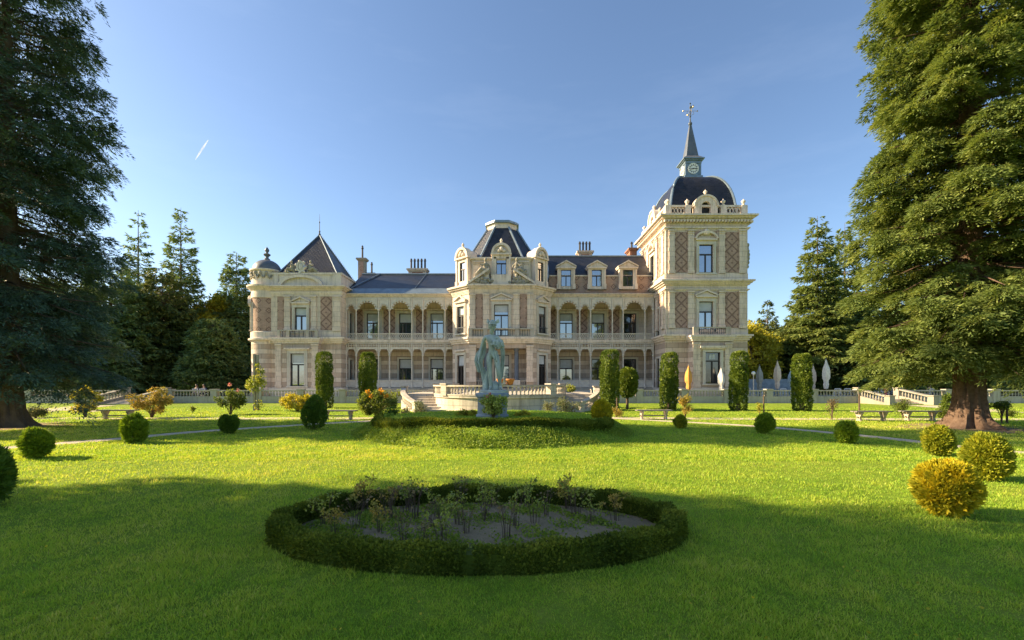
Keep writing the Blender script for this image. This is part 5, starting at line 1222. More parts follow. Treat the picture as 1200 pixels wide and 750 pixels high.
def at(pts, s):
    for a, b in zip(pts, pts[1:]):
        l = math.dist(a, b)
        if s <= l: return (a[0]+(b[0]-a[0])*s/l, a[1]+(b[1]-a[1])*s/l), math.atan2(b[1]-a[1], b[0]-a[0])
        s -= l
    a, b = pts[-2:]; return b, math.atan2(b[1]-a[1], b[0]-a[0])
def balustrade(root, pts, z0, zb, zt, piers, w=.3, rail=.1, step=.27, cap=100, mat='balus', budget=None):
    """solid base, rail, piers and single balusters as parts of root; heights may be functions of 0..1"""
    f = lambda z: z if callable(z) else (lambda t: z)
    z0, zb, zt = f(z0), f(zb), f(zt); L = plen(pts)
    sweep(MB(), pts, w, lambda t: z0(t), lambda t: zb(t)).build('base_wall', M[mat], root)
    sweep(MB(), pts, w+.08, lambda t: zt(t)-rail, lambda t: zt(t)).build('rail', M[mat], root)
    for s in piers:
        (x,y), a = at(pts, s*L); fr = Fr((x,y), (math.cos(a),math.sin(a)))
        MB().box(fr, -.28, .28, z0(s)-.02, zt(s)+.02, -w/2-.06, w/2+.06).box(fr, -.33, .33, zt(s)+.02, zt(s)+.1, -w/2-.12, w/2+.12).build('pier', M[mat], root)
    base = None; k = 0; rest = MB(); h0 = zt(.5)-rail-zb(.5)
    n = int(L/step); pm = [s*L for s in piers]
    for i in range(n):
        s = (i+.5)*L/n
        if any(abs(s-p) < .38 for p in pm): continue
        (x,y), a = at(pts, s); z = zb(s/L)
        if k < cap:
            if base is None: base = baluster_mb(h0).build('baluster', M[mat], root, smooth=True); o = base
            else: o = base.copy(); COL.objects.link(o)
            o.parent = root; o.matrix_parent_inverse = PINV(root); o.location = (x,y,z); k += 1
        else:
            p = [(.06,z),(.04,z+h0*.12),(.07,z+h0*.4),(.035,z+h0*.8),(.06,z+h0)]; rest.lathe(p, (x,y), 6)
    if rest.f: o = rest.build('balusters', M[mat], root); o['kind'] = 'stuff'
# long terrace balustrades
bz = lambda x: None
t = thing('balustrade', 'weathered stone balustrade along the left terrace below the pyramid roofed wing', 'balustrade', (-19,41,0))
balustrade(t, [(-30.8,41),(-7.2,41)], -.1, .62, 1.17, [0,.17,.34,.5,.66,.83,1.0])
t = thing('balustrade', 'weathered stone balustrade along the right terrace in front of the clock tower', 'balustrade', (19,41,0))
balustrade(t, [(7.4,41),(31.2,41)], -.1, .62, 1.17, [0,.17,.34,.5,.66,.83,1.0])
t = thing('balustrade', 'stone balustrade at far left, half hidden behind the big dark fir', 'balustrade', (-41,41,0))
balustrade(t, [(-52,41),(-34.9,41)], -.1, .62, 1.17, [0,.25,.5,.75,1.0])
t = thing('balustrade', 'stone balustrade at far right, beyond the steps behind the fir trunk', 'balustrade', (41,41,0))
balustrade(t, [(34.9,41),(52,41)], -.1, .62, 1.17, [0,.25,.5,.75,1.0])
# straight garden steps at both ends
for s, lab in ((1,'pale stone garden steps with sloping balustrades under the right fir'), (-1,'shaded stone garden steps with sloping balustrades behind the yellow shrub')):
    t = thing('garden_steps', lab, 'steps', (s*33,39,0)); m = MB(); fr = Fr((s*33,0),(1,0))
    for i in range(5): m.box(fr, -1.55, 1.55, -.1, .076*(i+1), -41.2, -(38.3+i*.45))
    m.build('steps', M['terrace'], t)
    for e in (-1,1):
        x = s*33+e*1.8
        balustrade(t, [(x,41),(x,37.6)], -.1, lambda q: .72-.62*q, lambda q: 1.32-.62*q, [0,1.0], w=.32, step=.3, mat='stepstone')
# round garden terrace in front of the pavilion
rc, rr_ = (-.85,31.4), 4.35
t = thing('round_terrace', 'curved pale stone terrace wall with balustrade in front of the octagonal pavilion', 'terrace wall', (-1,32,0))
aa = [R(180)+R(180)*i/40 for i in range(41)]
ring = [(rc[0]+rr_*math.cos(a), rc[1]+rr_*math.sin(a)) for a in aa]
prof = [(rr_+.14,-.1),(rr_+.14,.16),(rr_,.20),(rr_,.86),(rr_+.1,.90),(rr_+.1,1.02),(rr_-.2,1.04),(0,1.05)]
MB().lathe(prof, rc, 48, R(180), R(360)).build('retaining_wall', M['terrace'], t)
m = MB().box(FRONT(rc[1]), rc[0]-rr_, rc[0]+rr_, -.1, 1.045, -12.8, 0); m.build('terrace_floor', M['terrace'], t)
deck = [(rc[0]-rr_+.02,42.4),(rc[0]-rr_+.02,31.4)]+ring[1:-1]+[(rc[0]+rr_-.02,31.4),(rc[0]+rr_-.02,42.4)]
balustrade(t, deck, 1.04, 1.12, 1.69, [0,.2,.31,.395,.5,.605,.69,.8,1.0], w=.26, step=.25, mat='terrace')
# curved stairs flanking it
for s, lab in ((1,'curved stone stair with balustrade right of the round terrace'), (-1,'curved stone stair with balustrade left of the round terrace, behind dry shrubs')):
    t = thing('curved_stair', lab, 'stairs', (rc[0]+s*5.5,31,0)); cxm = rc[0]
    path = [(cxm+s*(5.1+2.0*math.sin(u*1.5)), 28.3+5.4*u) for u in [i/14 for i in range(15)]]
    balustrade(t, path, -.1, lambda q: .08+.84*q**1.1, lambda q: .60+.90*q**1.1, [0,1.0], w=.26, rail=.12, step=.28, mat='terrace')
    m = MB()
    for i in range(7):
        a, b_ = path[i*2], path[min(14, i*2+2)]; y0 = a[1]; fr = Fr((0,y0),(1,0)); xi, xo = sorted((cxm+s*(math.sqrt(max(.5, rr_**2-(rc[1]-y0)**2)) if y0 < rc[1] else rr_+.12)-s*.15, a[0]-s*.12))
        m.box(fr, xi, xo, -.1, .145*(i+1), -(34.2-y0), 0)
    m.box(Fr((0,34.2),(1,0)), *sorted((cxm+s*(rr_+.12), cxm+s*7.2)), -.1, 1.02, -7.2, 0)
    m.build('steps', M['terrace'], t)
# low wall and chairs at the far right of the terrace
t = tag(sweep(MB(), [(25.5,56),(36,56)], .3, TZ, 2.3).build('boundary_wall', M['pedestal']), 'low blue grey wall behind the parasols at the terrace end', 'wall')

# ================================================================== STATUE
def skin_body(name, verts, edges, mat, parent, lvl=2, root=0):
    """one continuous skinned figure: verts = [(x,y,z,rx,ry)]"""
    me = bpy.data.meshes.new(name); me.from_pydata([v[:3] for v in verts], edges, []); o = bpy.data.objects.new(name, me); COL.objects.link(o)
    sk = o.modifiers.new('skin', 'SKIN'); sk.use_smooth_shade = True; sk.branch_smoothing = .4
    for i, v in enumerate(verts):
        d = me.skin_vertices[0].data[i]; d.radius = (v[3], v[4] if len(v) > 4 else v[3]); d.use_root = (i == root)
    ss = o.modifiers.new('sub', 'SUBSURF'); ss.levels = ss.render_levels = lvl
    me.materials.append(mat)
    if parent: o.parent = parent; o.matrix_parent_inverse = PINV(parent)
    return o
def add_hand(V, E, wrist, d, palm, curl, side, sc=1.0):
    """palm, four unequal bent fingers and a thumb, rooted at the wrist vertex"""
    d = Vector(d).normalized(); p = Vector(palm).normalized(); a = d.cross(p).normalized()*side; w = Vector(V[wrist][:3])
    V.append((*(w+d*.055*sc), .030*sc, .018*sc)); ip = len(V)-1; E.append((wrist, ip))
    for k, (off, ln) in enumerate(((-.030,.070),(-.010,.082),(.010,.076),(.030,.058))):
        b = w+d*.095*sc+a*off*sc; c = b+(d*math.cos(curl*.5)+p*math.sin(curl*.5))*ln*.5*sc; e = c+(d*math.cos(curl*1.3)+p*math.sin(curl*1.3))*ln*.5*sc
        i = len(V); V += [(*b,.0105*sc),(*c,.0095*sc),(*e,.0075*sc)]; E += [(ip,i),(i,i+1),(i+1,i+2)]
    b = w+d*.045*sc-a*.040*sc+p*.01; e = b+(d*.7-a*.5+p*.4).normalized()*.05*sc
    i = len(V); V += [(*b,.012*sc),(*e,.009*sc)]; E += [(ip,i),(i,i+1)]
def face_mb(m, c, fwd, s=1.0):
    """nose, brow, lips, chin and ears set on a head at c facing fwd"""
    f = Vector(fwd).normalized(); r = f.cross(Vector((0,0,1))).normalized(); u = Vector((0,0,1)); c = Vector(c)
    m.tube([c+f*.088*s+u*.035*s, c+f*.112*s-u*.012*s, c+f*.096*s-u*.024*s], [.010*s,.016*s,.012*s], 6)
    for q in (-1,1):
        m.ball(c+f*.083*s+r*q*.032*s+u*.018*s, .014*s, 7, 5); m.tube([c+f*.090*s+r*q*.012*s+u*.036*s, c+f*.080*s+r*q*.05*s+u*.036*s], .009*s, 5)
        m.ball(c+r*q*.082*s-f*.005*s, .024*s, 6, 5, (.5,.7,1.2))
    m.tube([c+f*.086*s-r*.022*s-u*.05*s, c+f*.094*s-u*.05*s, c+f*.086*s+r*.022*s-u*.05*s], .009*s, 5); m.ball(c+f*.078*s-u*.085*s, .022*s, 7, 5)
SX, SY, PZ = -.75, 17.3, MH
t = thing('pedestal', 'round blue grey stone pedestal carrying the statue on the mound', 'pedestal', (0,0,0))
MB().lathe([(.62,-.05),(.62,.10),(.56,.14),(.55,.72),(.57,.74),(.60,.78),(.64,.80),(.64,.90),(.60,.93),(0,.94)], (0,0), 32).build('drum', M['pedestal'], t, smooth=True)
t.location = (SX, SY, PZ-.03)
st = thing('statue', 'weathered green bronze statue of a draped young man in a winged helmet on the pedestal', 'statue', (0,0,0))
Vb = [(0,0,.97,.135,.11),(-.02,0,1.10,.115,.095),(-.045,.01,1.26,.15,.11),(-.05,.01,1.40,.155,.10),(-.045,.0,1.50,.07,.07),(-.03,-.015,1.575,.055,.055),(-.015,-.03,1.66,.085,.095),(-.01,-.03,1.755,.085,.095),
      (-.10,.0,.90,.10,.11),(-.10,-.03,.70,.09,.09),(-.085,-.03,.50,.064,.066),(-.075,.0,.32,.062,.064),(-.065,.02,.10,.038,.042),(-.085,-.07,.035,.045,.03),(-.10,-.17,.022,.038,.02),
      (.10,.0,.90,.10,.11),(.135,-.08,.71,.088,.09),(.16,-.12,.51,.062,.064),(.185,-.03,.32,.058,.062),(.215,.07,.11,.036,.04),(.245,-.005,.04,.044,.03),(.285,-.09,.025,.037,.02),
      (-.21,.0,1.43,.07,.065),(-.285,.035,1.29,.054,.052),(-.335,.05,1.13,.044,.043),(-.37,.0,.99,.04,.04),(-.395,-.04,.86,.029,.026),
      (.13,.0,1.42,.07,.065),(.22,-.03,1.28,.055,.052),(.275,-.06,1.16,.045,.044),(.20,-.19,1.17,.04,.04),(.10,-.24,1.20,.029,.027)]
Eb = [(0,1),(1,2),(2,3),(3,4),(4,5),(5,6),(6,7),(0,8),(8,9),(9,10),(10,11),(11,12),(12,13),(13,14),(0,15),(15,16),(16,17),(17,18),(18,19),(19,20),(20,21),(3,22),(22,23),(23,24),(24,25),(25,26),(3,27),(27,28),(28,29),(29,30),(30,31)]
add_hand(Vb, Eb, 26, (-.15,-.15,-1), (.5,-.4,0), .5, 1); add_hand(Vb, Eb, 31, (-1,-.15,.15), (0,.7,-.5), .7, 1)
body = skin_body('body', Vb, Eb, M['bronze'], st)
hd = (.0,-.04,1.68); fwd = (.62,-.78,0)
m = MB(); face_mb(m, hd, fwd); m.build('face', M['bronze'], st, smooth=True)
m = MB().lathe([(.125,1.735),(.13,1.745),(.105,1.76),(.10,1.80),(.075,1.85),(.03,1.875),(0,1.88)], (-.01,-.03), 14)
hel = m.build('helmet', M['bronze'], st, smooth=True)
m = MB()
for s in (-1,1):
    fr = Fr((-.01+s*.1,-.05),(s*.55+.25,.5)); 
    for k in range(5): m.strip(fr, [(.0,1.765+k*.014),(.05,1.775+k*.022),(.11-k*.008,1.81+k*.018)], [(.0,1.785+k*.014),(.05,1.805+k*.022),(.115-k*.008,1.83+k*.018)], -.012-.002*k, .012+.002*k)
m.build('wings', M['bronze'], hel)
m = MB()
for i in range(26):
    a = i/26*6.283
    if math.cos(a-math.atan2(-.78,.62)) > .55: continue
    m.ball((-.01+.088*math.cos(a), -.03+.095*math.sin(a), 1.70+.03*math.sin(i*2.1)), .03, 6, 5)
m.build('hair', M['bronze'], st, smooth=True)
def drape(name, spine, width, folds, depth, parent, mat, seed=1, nu=42, nv=30, th=.012):
    """hanging folded cloth: spine = [(x,y,z)] from top to hem, width = function of 0..1 giving a vector across"""
    rng = random.Random(seed); ph = [rng.uniform(0,6.28) for _ in range(4)]; S = spline(spine, 10); G = []
    for j in range(nv+1):
        q = j/nv; c = Vector(S[min(len(S)-1, int(q*(len(S)-1)))]); wv = Vector(width(q)); nrm = wv.cross(Vector((0,0,1))).normalized(); row = []
        for i in range(nu+1):
            u = i/nu-.5; amp = depth*(.35+.65*q)
            f = math.sin(folds*6.283*u+ph[0]+q*1.4)*.6+.4*math.sin(folds*11*u+ph[1]-q*2)
            row.append(tuple(c+wv*(u*(1+.06*math.sin(q*7+ph[2])))+nrm*f*amp+Vector((0,0,-.05*math.cos(u*6+ph[3])*q))))
        G.append(row)
    m = MB()
    for j in range(nv):
        for i in range(nu): m.face([G[j][i], G[j+1][i], G[j+1][i+1], G[j][i+1]])
    o = m.build(name, mat, parent, smooth=True); s = o.modifiers.new('thick', 'SOLIDIFY'); s.thickness = th; return o
drape('cloak', [(-.24,.09,1.30),(-.30,.10,1.12),(-.36,.08,.95),(-.40,.06,.76),(-.34,.08,.52)], lambda q: (.05+.20*math.sin(min(1,q*1.15)*2.3),.10,0), 3, .03, st, M['bronze'], 1)
drape('cloak', [(.16,.11,1.40),(.25,.11,1.2),(.29,.11,.95),(.27,.12,.6),(.24,.12,.32)], lambda q: (.12-.02*q,.08,0), 3, .025, st, M['bronze'], 2)
drape('cloak', [(-.30,.1,.62),(-.25,.12,.40),(-.19,.13,.2),(-.18,.12,.02)], lambda q: (.14+.08*q,.06,0), 3, .025, st, M['bronze'], 3)
drape('sash', [(.12,-.20,1.34),(.16,-.25,1.24),(.20,-.24,1.12)], lambda q: (.34-.06*q,.04,-.03), 3, .03, st, M['bronze'], 4)
drape('loincloth', [(.03,-.14,1.03),(.06,-.15,.93),(.10,-.16,.80)], lambda q: (.20-.08*q,.03,.05), 2, .02, st, M['bronze'], 5)
rng_b = random.Random(4); m = MB()
for i in range(20):
    q = rng_b.random(); m.ball((.04+.25*q, -.23+.16*q+rng_b.uniform(-.03,.03), 1.19+rng_b.uniform(-.03,.10)), rng_b.uniform(.025,.042), 7, 5, (1.3,.9,.8))
m.build('bundle', M['bronze'], st, smooth=True)
m = MB().lathe([(.40,-.06),(.40,.0),(.36,.015),(0,.016)], (.03,0), 20); m.ball((.03,.15,.1), .16, 8, 6, (1.2,.8,1)); m.tube([(-.22,.14,.0),(-.2,.13,.3),(-.1,.1,.62)], [.1,.08,.05], 8)
m.build('plinth', M['bronze'], st, smooth=True)
st.scale = (1.33,1.38,1.43); st.location = (SX+.02, SY, PZ+.99)
# terracotta bowls on the terrace rail
for px, w, lab in ((586,8,'left terracotta bowl on the round terrace rail, behind the statue'), (598,10,'right and larger terracotta bowl on the round terrace rail behind the statue')):
    D = 27.2; r_ = w*D/F/2; q = -math.sqrt(max(0, rr_**2-(W(px,D)-rc[0])**2)); y = rc[1]+q
    tag(MB().lathe([(r_*.5,0),(r_*.6,.04),(r_*.95,.28),(r_*1.05,.30),(r_*1.05,.36),(r_*.95,.37),(r_*.85,.30),(0,.28)], (0,0), 16).build('terracotta_bowl', M['terracotta'], smooth=True), lab, 'pot', 'terracotta bowls on the terrace rail').location = (W(px,D), y, 1.69)

# ================================================================== SHRUBS
def shrub(label, px, yb, w, h, fol, seed, n=16, k=120, ll=.11, cat='shrub', name='shrub', flowers=None, rr=.24, z0=.25, D=None, zg=0, **kw):
    D = D or F*CH/(yb-YH); s = D/F; rx = w/2*s*D/math.hypot(D, W(px,D)); H = h*s; rr2 = min(rr, rx*.6, H*.35)
    fl = None
    if flowers: fl = (flowers[0], [(p[0]*rx, p[1]*rx, p[2]*H) for p in flowers[1]], flowers[2])
    return clump_tree(name, label, cat, (W(px,D), D, zg), H, rand_clumps(seed, n, max(.05,rx-rr2*.6), max(.05,rx-rr2*.6), H*z0, H-rr2*.7, rr2, k), None, ll, ll*.65, fol, kw.pop('sr', .018), seed=seed, flowers=fl, **kw)
# two-tiered yellow shrub
D = 24.0; s = D/F
clump_tree('shrub', 'bright yellow two tiered shrub in front of the left garden steps', 'shrub', (W(100,D),D,0), 1.6,
    [(.0,0,1.25,.3,200),(-.45,0,1.15,.28,180),(.35,.1,1.1,.3,200),(.65,0,.95,.2,110),(-.15,.2,1.45,.2,110),(0,0,.55,.3,180),(-.35,-.1,.5,.28,150),(.35,0,.55,.25,150)], None, .12, .09, 'yellow', .03, seed=301)
shrub('rounded shrub with russet and yellow leaves beside the left bench', 178, 489.5, 56, 36, 'russet', 302, n=26, k=130, ll=.1)
shrub('low variegated pale green bush right of the left fir trunk', 42, 490, 32, 13, 'sage', 303, n=20, k=120, ll=.08, z0=.3)
shrub('green rose shrub with a pink red bloom on top before the left balustrade', 270, 486, 40, 32, 'lush', 304, n=18, k=130, flowers=('petal', [(-.05,0,1.1),(.5,0,.9)], .1))
shrub('tiny dark shrub on the lawn between russet and rose shrubs', 226, 484, 7, 9, 'rose', 305, n=6, k=60, ll=.07)
shrub('wide yellow green shrub behind the teardrop bush', 349, 480, 46, 22, 'yellow', 306, n=24, k=120, ll=.12, D=29)
shrub('big leafy green shrub with orange flower heads left of the mound', 444, 491, 52, 34, 'lush', 307, n=34, k=170, ll=.1, flowers=('orange', [(-.4,-.4,.95),(.3,-.5,.92),(.1,0,1.0),(-.2,-.5,.8),(.45,-.4,.8)], .12))
shrub('dark green rounded shrub at the left end of the mound hedge', 458, 495, 18, 22, 'thuja_dark', 308, n=14, k=130, ll=.08, D=19, zg=.0)
shrub('silvery dry shrub before the left curved stair', 492, 489, 26, 26, 'sage', 309, n=18, k=80, ll=.07, D=22)
shrub('pale straggly shrub with bare stems left of the silvery one', 474, 489, 16, 20, 'sage', 310, n=9, k=50, ll=.07, D=21.5)
shrub('spiky grey green plant growing against the round terrace wall', 643, 488, 18, 20, 'sage', 311, n=10, k=60, ll=.08, D=24)
shrub('loose shrub with pale yellow leaves before the right curved stair', 664, 490, 34, 27, 'sage', 312, n=20, k=85, ll=.08, D=20.8, zg=.1)
shrub('low plants with yellow orange leaves behind the hedge, left of the pedestal', 547, 492, 26, 10, 'autumn', 313, n=16, k=90, ll=.06, D=17.8, zg=.45, z0=.15)
shrub('low plants with yellow orange leaves behind the hedge, right of the pedestal', 613, 492, 36, 9, 'autumn', 314, n=20, k=90, ll=.06, D=17.8, zg=.45, z0=.15)
shrub('climbing rose with pale pink blooms in front of the statue pedestal', 578, 493, 38, 30, 'pale', 315, n=44, k=80, ll=.075, name='climbing_rose', D=16.4, zg=.5, rr=.14, z0=.3, sr=.008, flowers=('petal', [(-.2,-.3,1.0),(-.35,-.4,.9),(.3,-.3,.82)], .055))
shrub('small reddish shrub beside the widest yew column', 722, 489, 18, 12, 'russet', 316, n=10, k=70, ll=.07)
shrub('brown yellow upright shrub in front of the orange parasol', 803, 490, 17, 28, 'russet', 317, n=16, k=80, ll=.08)
shrub('sparse small sapling with yellowish leaves right of the tower yews', 890, 486, 12, 16, 'autumn', 318, n=6, k=40, ll=.08)
shrub('thin brown sapling with few leaves left of the right bench', 975, 492, 18, 26, 'dead', 319, n=10, k=40, ll=.07)
shrub('slender green yellow sapling in front of the right garden steps', 1058, 490, 28, 24, 'lush', 320, n=12, k=55, ll=.09)
shrub('dark green bush pressed against the left side of the right fir trunk', 1110, 482, 16, 24, 'yew', 321, n=14, k=130, ll=.1, D=26)
shrub('low pale bush at the left foot of the right fir trunk', 1105, 490, 22, 12, 'lush', 322, n=14, k=90, ll=.08)
shrub('flat topped green shrub on a thin stem right of the fir trunk', 1174, 496, 30, 26, 'yew', 323, n=18, k=110, ll=.07, z0=.72, rr=.2)
shrub('low pale green plant under the flat topped shrub at right', 1181, 489, 26, 10, 'lush', 324, n=10, k=70, ll=.07)
shrub('dark green bushy plant by the left gallery behind the stair', 466, 462, 24, 10, 'rose', 325, n=14, k=90, ll=.12, D=43.5, zg=TZ)
shrub('dark green leafy plant on a tall stem at the right end of the round terrace', 669, 462, 12, 27, 'rose', 326, n=12, k=60, ll=.12, D=39.5, zg=0, z0=.5)
# lollipop standard
D = 32; topiary('standard_tree', 'small clipped standard tree with a bare stem right of the widest yew column', 'tree', (W(735,D),D,0), 9.5*D/F, 14.5*D/F, Zt(448,D), 5500, .15, .08, 'yew', seed=330, trunk=.09, fuzz=.08, pw=2.6)
# climber on a post left of the villa
D = 30; t = thing('climber_post', 'grey wooden post with a leafy climber before the round turret', 'post', (0,0,0)); H = Zt(415,D)
MB().box(Fr((0,0),(1,0)), -.16, -.03, -.2, H, -.07, .07).build('post', M['sculpt'], t); MB().box(Fr((0,0),(1,0)), .05, .17, -.2, H-.05, -.07, .07).build('post', M['sculpt'], t)
rng = NR(331); Qs = []
for x, z, r_, k in ((0,1.75,.55,500),(.35,2.0,.35,260),(-.3,1.7,.35,240),(.3,2.6,.25,140),(.15,3.0,.16,60),(.2,.35,.3,120)):
    d = unit(rng.normal(size=(k,3)))*rng.random((k,1))**.5*r_; Qs.append(cards(np.array([x,-.05,z])+d, d+rng.normal(0,.3,(k,3)), rng, .13*rng.uniform(.6,1.2,k), .09))
Qs = np.concatenate(Qs); qmesh('climber', Qs, rng.random(len(Qs)), FG['rose'], t); t.location = (W(300,D), D, 0)
# tree stakes
for px, yt, yb, lab in ((895,463,486,'thin wooden stake supporting a sapling right of the tower yew'), (1007,462,488,'tall wooden stake beside the right bench'), (723,474,488,'short wooden stake beside the small reddish shrub'), (1180,474,496,'dark thin stake at the far right beside the fir trunk')):
    D = F*CH/(yb-YH); o = tag(MB().lathe([(.045,-.2),(.04,1.0),(.035,(yb-yt)*D/F),(0,(yb-yt)*D/F+.02)], (0,0), 7).build('wooden_stake', M['twig'], smooth=True), lab, 'stake'); o.location = (W(px,D), D, 0)

# ================================================================== BENCHES
M['benchwood'] = plain('silvered_bench_wood', (.24,.22,.18), .8, .35, 8)
M['benchstone'] = plain('pale_bench_supports', (.46,.38,.29), .85, .3, 6)
def bench():
    t = thing('garden_bench', '', 'bench', (0,0,0), 'wooden benches along the gravel path'); fr = Fr((0,0),(1,0)); L = 1.75
    for d in (-.2,.02): MB().box(fr, -L/2, L/2, .43, .48, d, d+.19).build('seat_plank', M['benchwood'], t)
    MB().box(fr, -L/2+.15, L/2-.15, .17, .22, -.03, .04).build('stretcher', M['benchwood'], t)
    for s in (-1,1):
        f2 = Fr((s*(L/2-.28)-.05,0),(0,1)); m = MB().ext(f2, [(-.20,.43),(-.09,.0),(.09,.0),(.20,.43)], 0, .0) if False else MB()
        m.ext(Fr((s*(L/2-.28),0),(0,1)), [(-.14,0),(.14,0),(.07,.16),(.21,.38),(.21,.425),(-.21,.425),(-.21,.38),(-.07,.16)], -.05, .05)
        m.build('support', M['benchstone'], t)
    return t
b0 = bench()
for i, (px, yb, lab, ry) in enumerate(((138,491.5,'left bench of wood planks between the yellow and russet shrubs',0), (397,492,'wooden bench half hidden by the teardrop bush left of the mound',0), (766,491.5,'wooden bench in front of the yew columns, right of the mound',0), (1021,493.5,'wooden bench before the right garden steps, beside a tall stake',0), (1078,493,'wooden bench nearest the right fir trunk, partly behind a sapling',0))):
    o = b0 if i == 0 else copy_tree(b0); D = F*CH/(yb-YH); o.location = (W(px,D), D, 0); o.rotation_euler = (0,0,(.03,-.05,.02,.05,-.02)[i]); o['label'] = lab

# ================================================================== PARASOLS, CHAIRS, LAMPS, PEOPLE
def cloth(name, c): return plain(name, c, .85, .18, 5)
CL = {'orange': cloth('orange_canvas', (.62,.30,.07)), 'white': cloth('white_canvas', (.66,.64,.60)), 'grey': cloth('grey_canvas', (.36,.36,.32)), 'pink': cloth('pale_rose_canvas', (.62,.52,.43)), 'blue': cloth('pale_blue_canvas', (.40,.50,.56))}
def parasol(lab, px, D, yt, col, seed):
    H = Zt(yt, D)-TZ; rng = random.Random(seed); t = thing('parasol', lab, 'parasol', (0,0,0), 'closed parasols on the terrace'); m = MB(); n = 20; rings = []
    z0 = max(.55, H*.24); ph = rng.uniform(0,6)
    for j in range(15):
        q = j/14; z = z0+(H-.12-z0)*q; r_ = .84*(.16+.17*math.sin(min(1,q*1.15)*math.pi*.93))*(1-.75*max(0,q-.72)/.28)
        if .18 < q < .34: r_ *= .72
        if j == 14: r_ = .03
        rings.append([(r_*(1+.16*math.cos(4*a+ph+q*.8)+.07*math.cos(9*a))*math.cos(a), r_*(1+.16*math.cos(4*a+ph+q*.8)+.07*math.cos(9*a))*math.sin(a), z) for a in [2*math.pi*k/n for k in range(n)]])
    for a, b in zip(rings, rings[1:]):
        for k in range(n): m.face([a[k], a[(k+1)%n], b[(k+1)%n], b[k]])
    m.build('canopy', CL[col], t, smooth=True)
    MB().lathe([(.03,0),(.03,H-.1),(.05,H-.08),(.02,H),(0,H+.02)], (0,0), 8).build('pole', M['benchwood'], t)
    MB().lathe([(.3,0),(.3,.08),(.06,.12),(.05,.2)], (0,0), 14).build('base', M['irond'], t)
    t.location = (W(px,D), D, TZ)
for a in (('closed orange parasol left of the tower door',807,42.0,427,'orange',1), ('closed white parasol in front of the tower door',845,42.2,430,'white',2), ('closed grey parasol just right of the tower, leftmost of the far ones',890,45,427,'grey',3),
          ('closed pale rose parasol between the grey and the blue ones',911,44,422,'pink',4), ('closed pale blue parasol touching the rightmost yew column',927,46,431,'blue',5), ('slim closed rose parasol directly right of the rightmost yew column',953,44.5,427,'pink',6), ('broad closed whitish parasol, rightmost of all parasols',968,43,420,'white',7)): parasol(*a)
M['chairw'] = plain('white_garden_chair_paint', (.72,.72,.72), .5, .1, 6)
def chair():
    t = thing('garden_chair', '', 'chair', (0,0,0), 'white chairs on the terrace'); fr = Fr((0,0),(1,0)); w = .24
    MB().box(fr, -w, w, .43, .46, -.24, .22).build('seat', M['chairw'], t); m = MB().box(fr, -w, w, .86, .92, -.27, -.23).box(fr, -w, w, .56, .6, -.27, -.23)
    for i in range(5): m.box(fr, -w+.02+i*.105, -w+.05+i*.105, .6, .86, -.26, -.24)
    m.build('backrest', M['chairw'], t)
    for x in (-1,1):
        MB().box(fr, x*w-.02, x*w+.02, 0, .9, -.27, -.23).build('leg', M['chairw'], t); MB().box(fr, x*w-.02, x*w+.02, 0, .66, .18, .22).box(fr, x*w-.025, x*w+.025, .64, .67, -.23, .22).build('leg', M['chairw'], t)
    return t
c0 = chair()
for i, (px, D, rz, lab) in enumerate(((893,43.2,.3,'white chair below the grey parasol'), (901,44.5,-2.6,'white chair between the grey and rose parasols'), (919,43.5,2.9,'white chair right of the rose parasol'), (946,43.2,.6,'white chair behind the rightmost yew column edge'), (981,43.0,-.4,'white chair right of the whitish parasol'), (993,44.2,2.4,'white chair farther right of the whitish parasol'),
        (1029,43.6,.2,'leftmost white chair above the right garden steps'), (1037,43.2,2.8,'white chair above the middle of the right steps'), (1047,43.8,-.7,'rightmost white chair above the right garden steps'), (857,42.6,1.2,'white chair beside the white parasol by the tower'))):
    o = c0 if i == 0 else copy_tree(c0); o.location = (W(px,D), D, TZ); o.rotation_euler = (0,0,rz+math.pi); o['label'] = lab
# small lamp right of the tower
D = 42.5; t = thing('garden_lamp', 'slim white post lamp at the right corner of the tower', 'lamp', (0,0,0))
MB().lathe([(.09,0),(.09,.12),(.045,.2),(.035,2.1),(.07,2.15),(.05,2.2)], (0,0), 8).build('pole', M['ironw'], t); MB().ball((0,0,2.36), .17, 12, 8).build('lamp_globe', M['chairw'], t, smooth=True); t.location = (W(883,D), D, TZ)
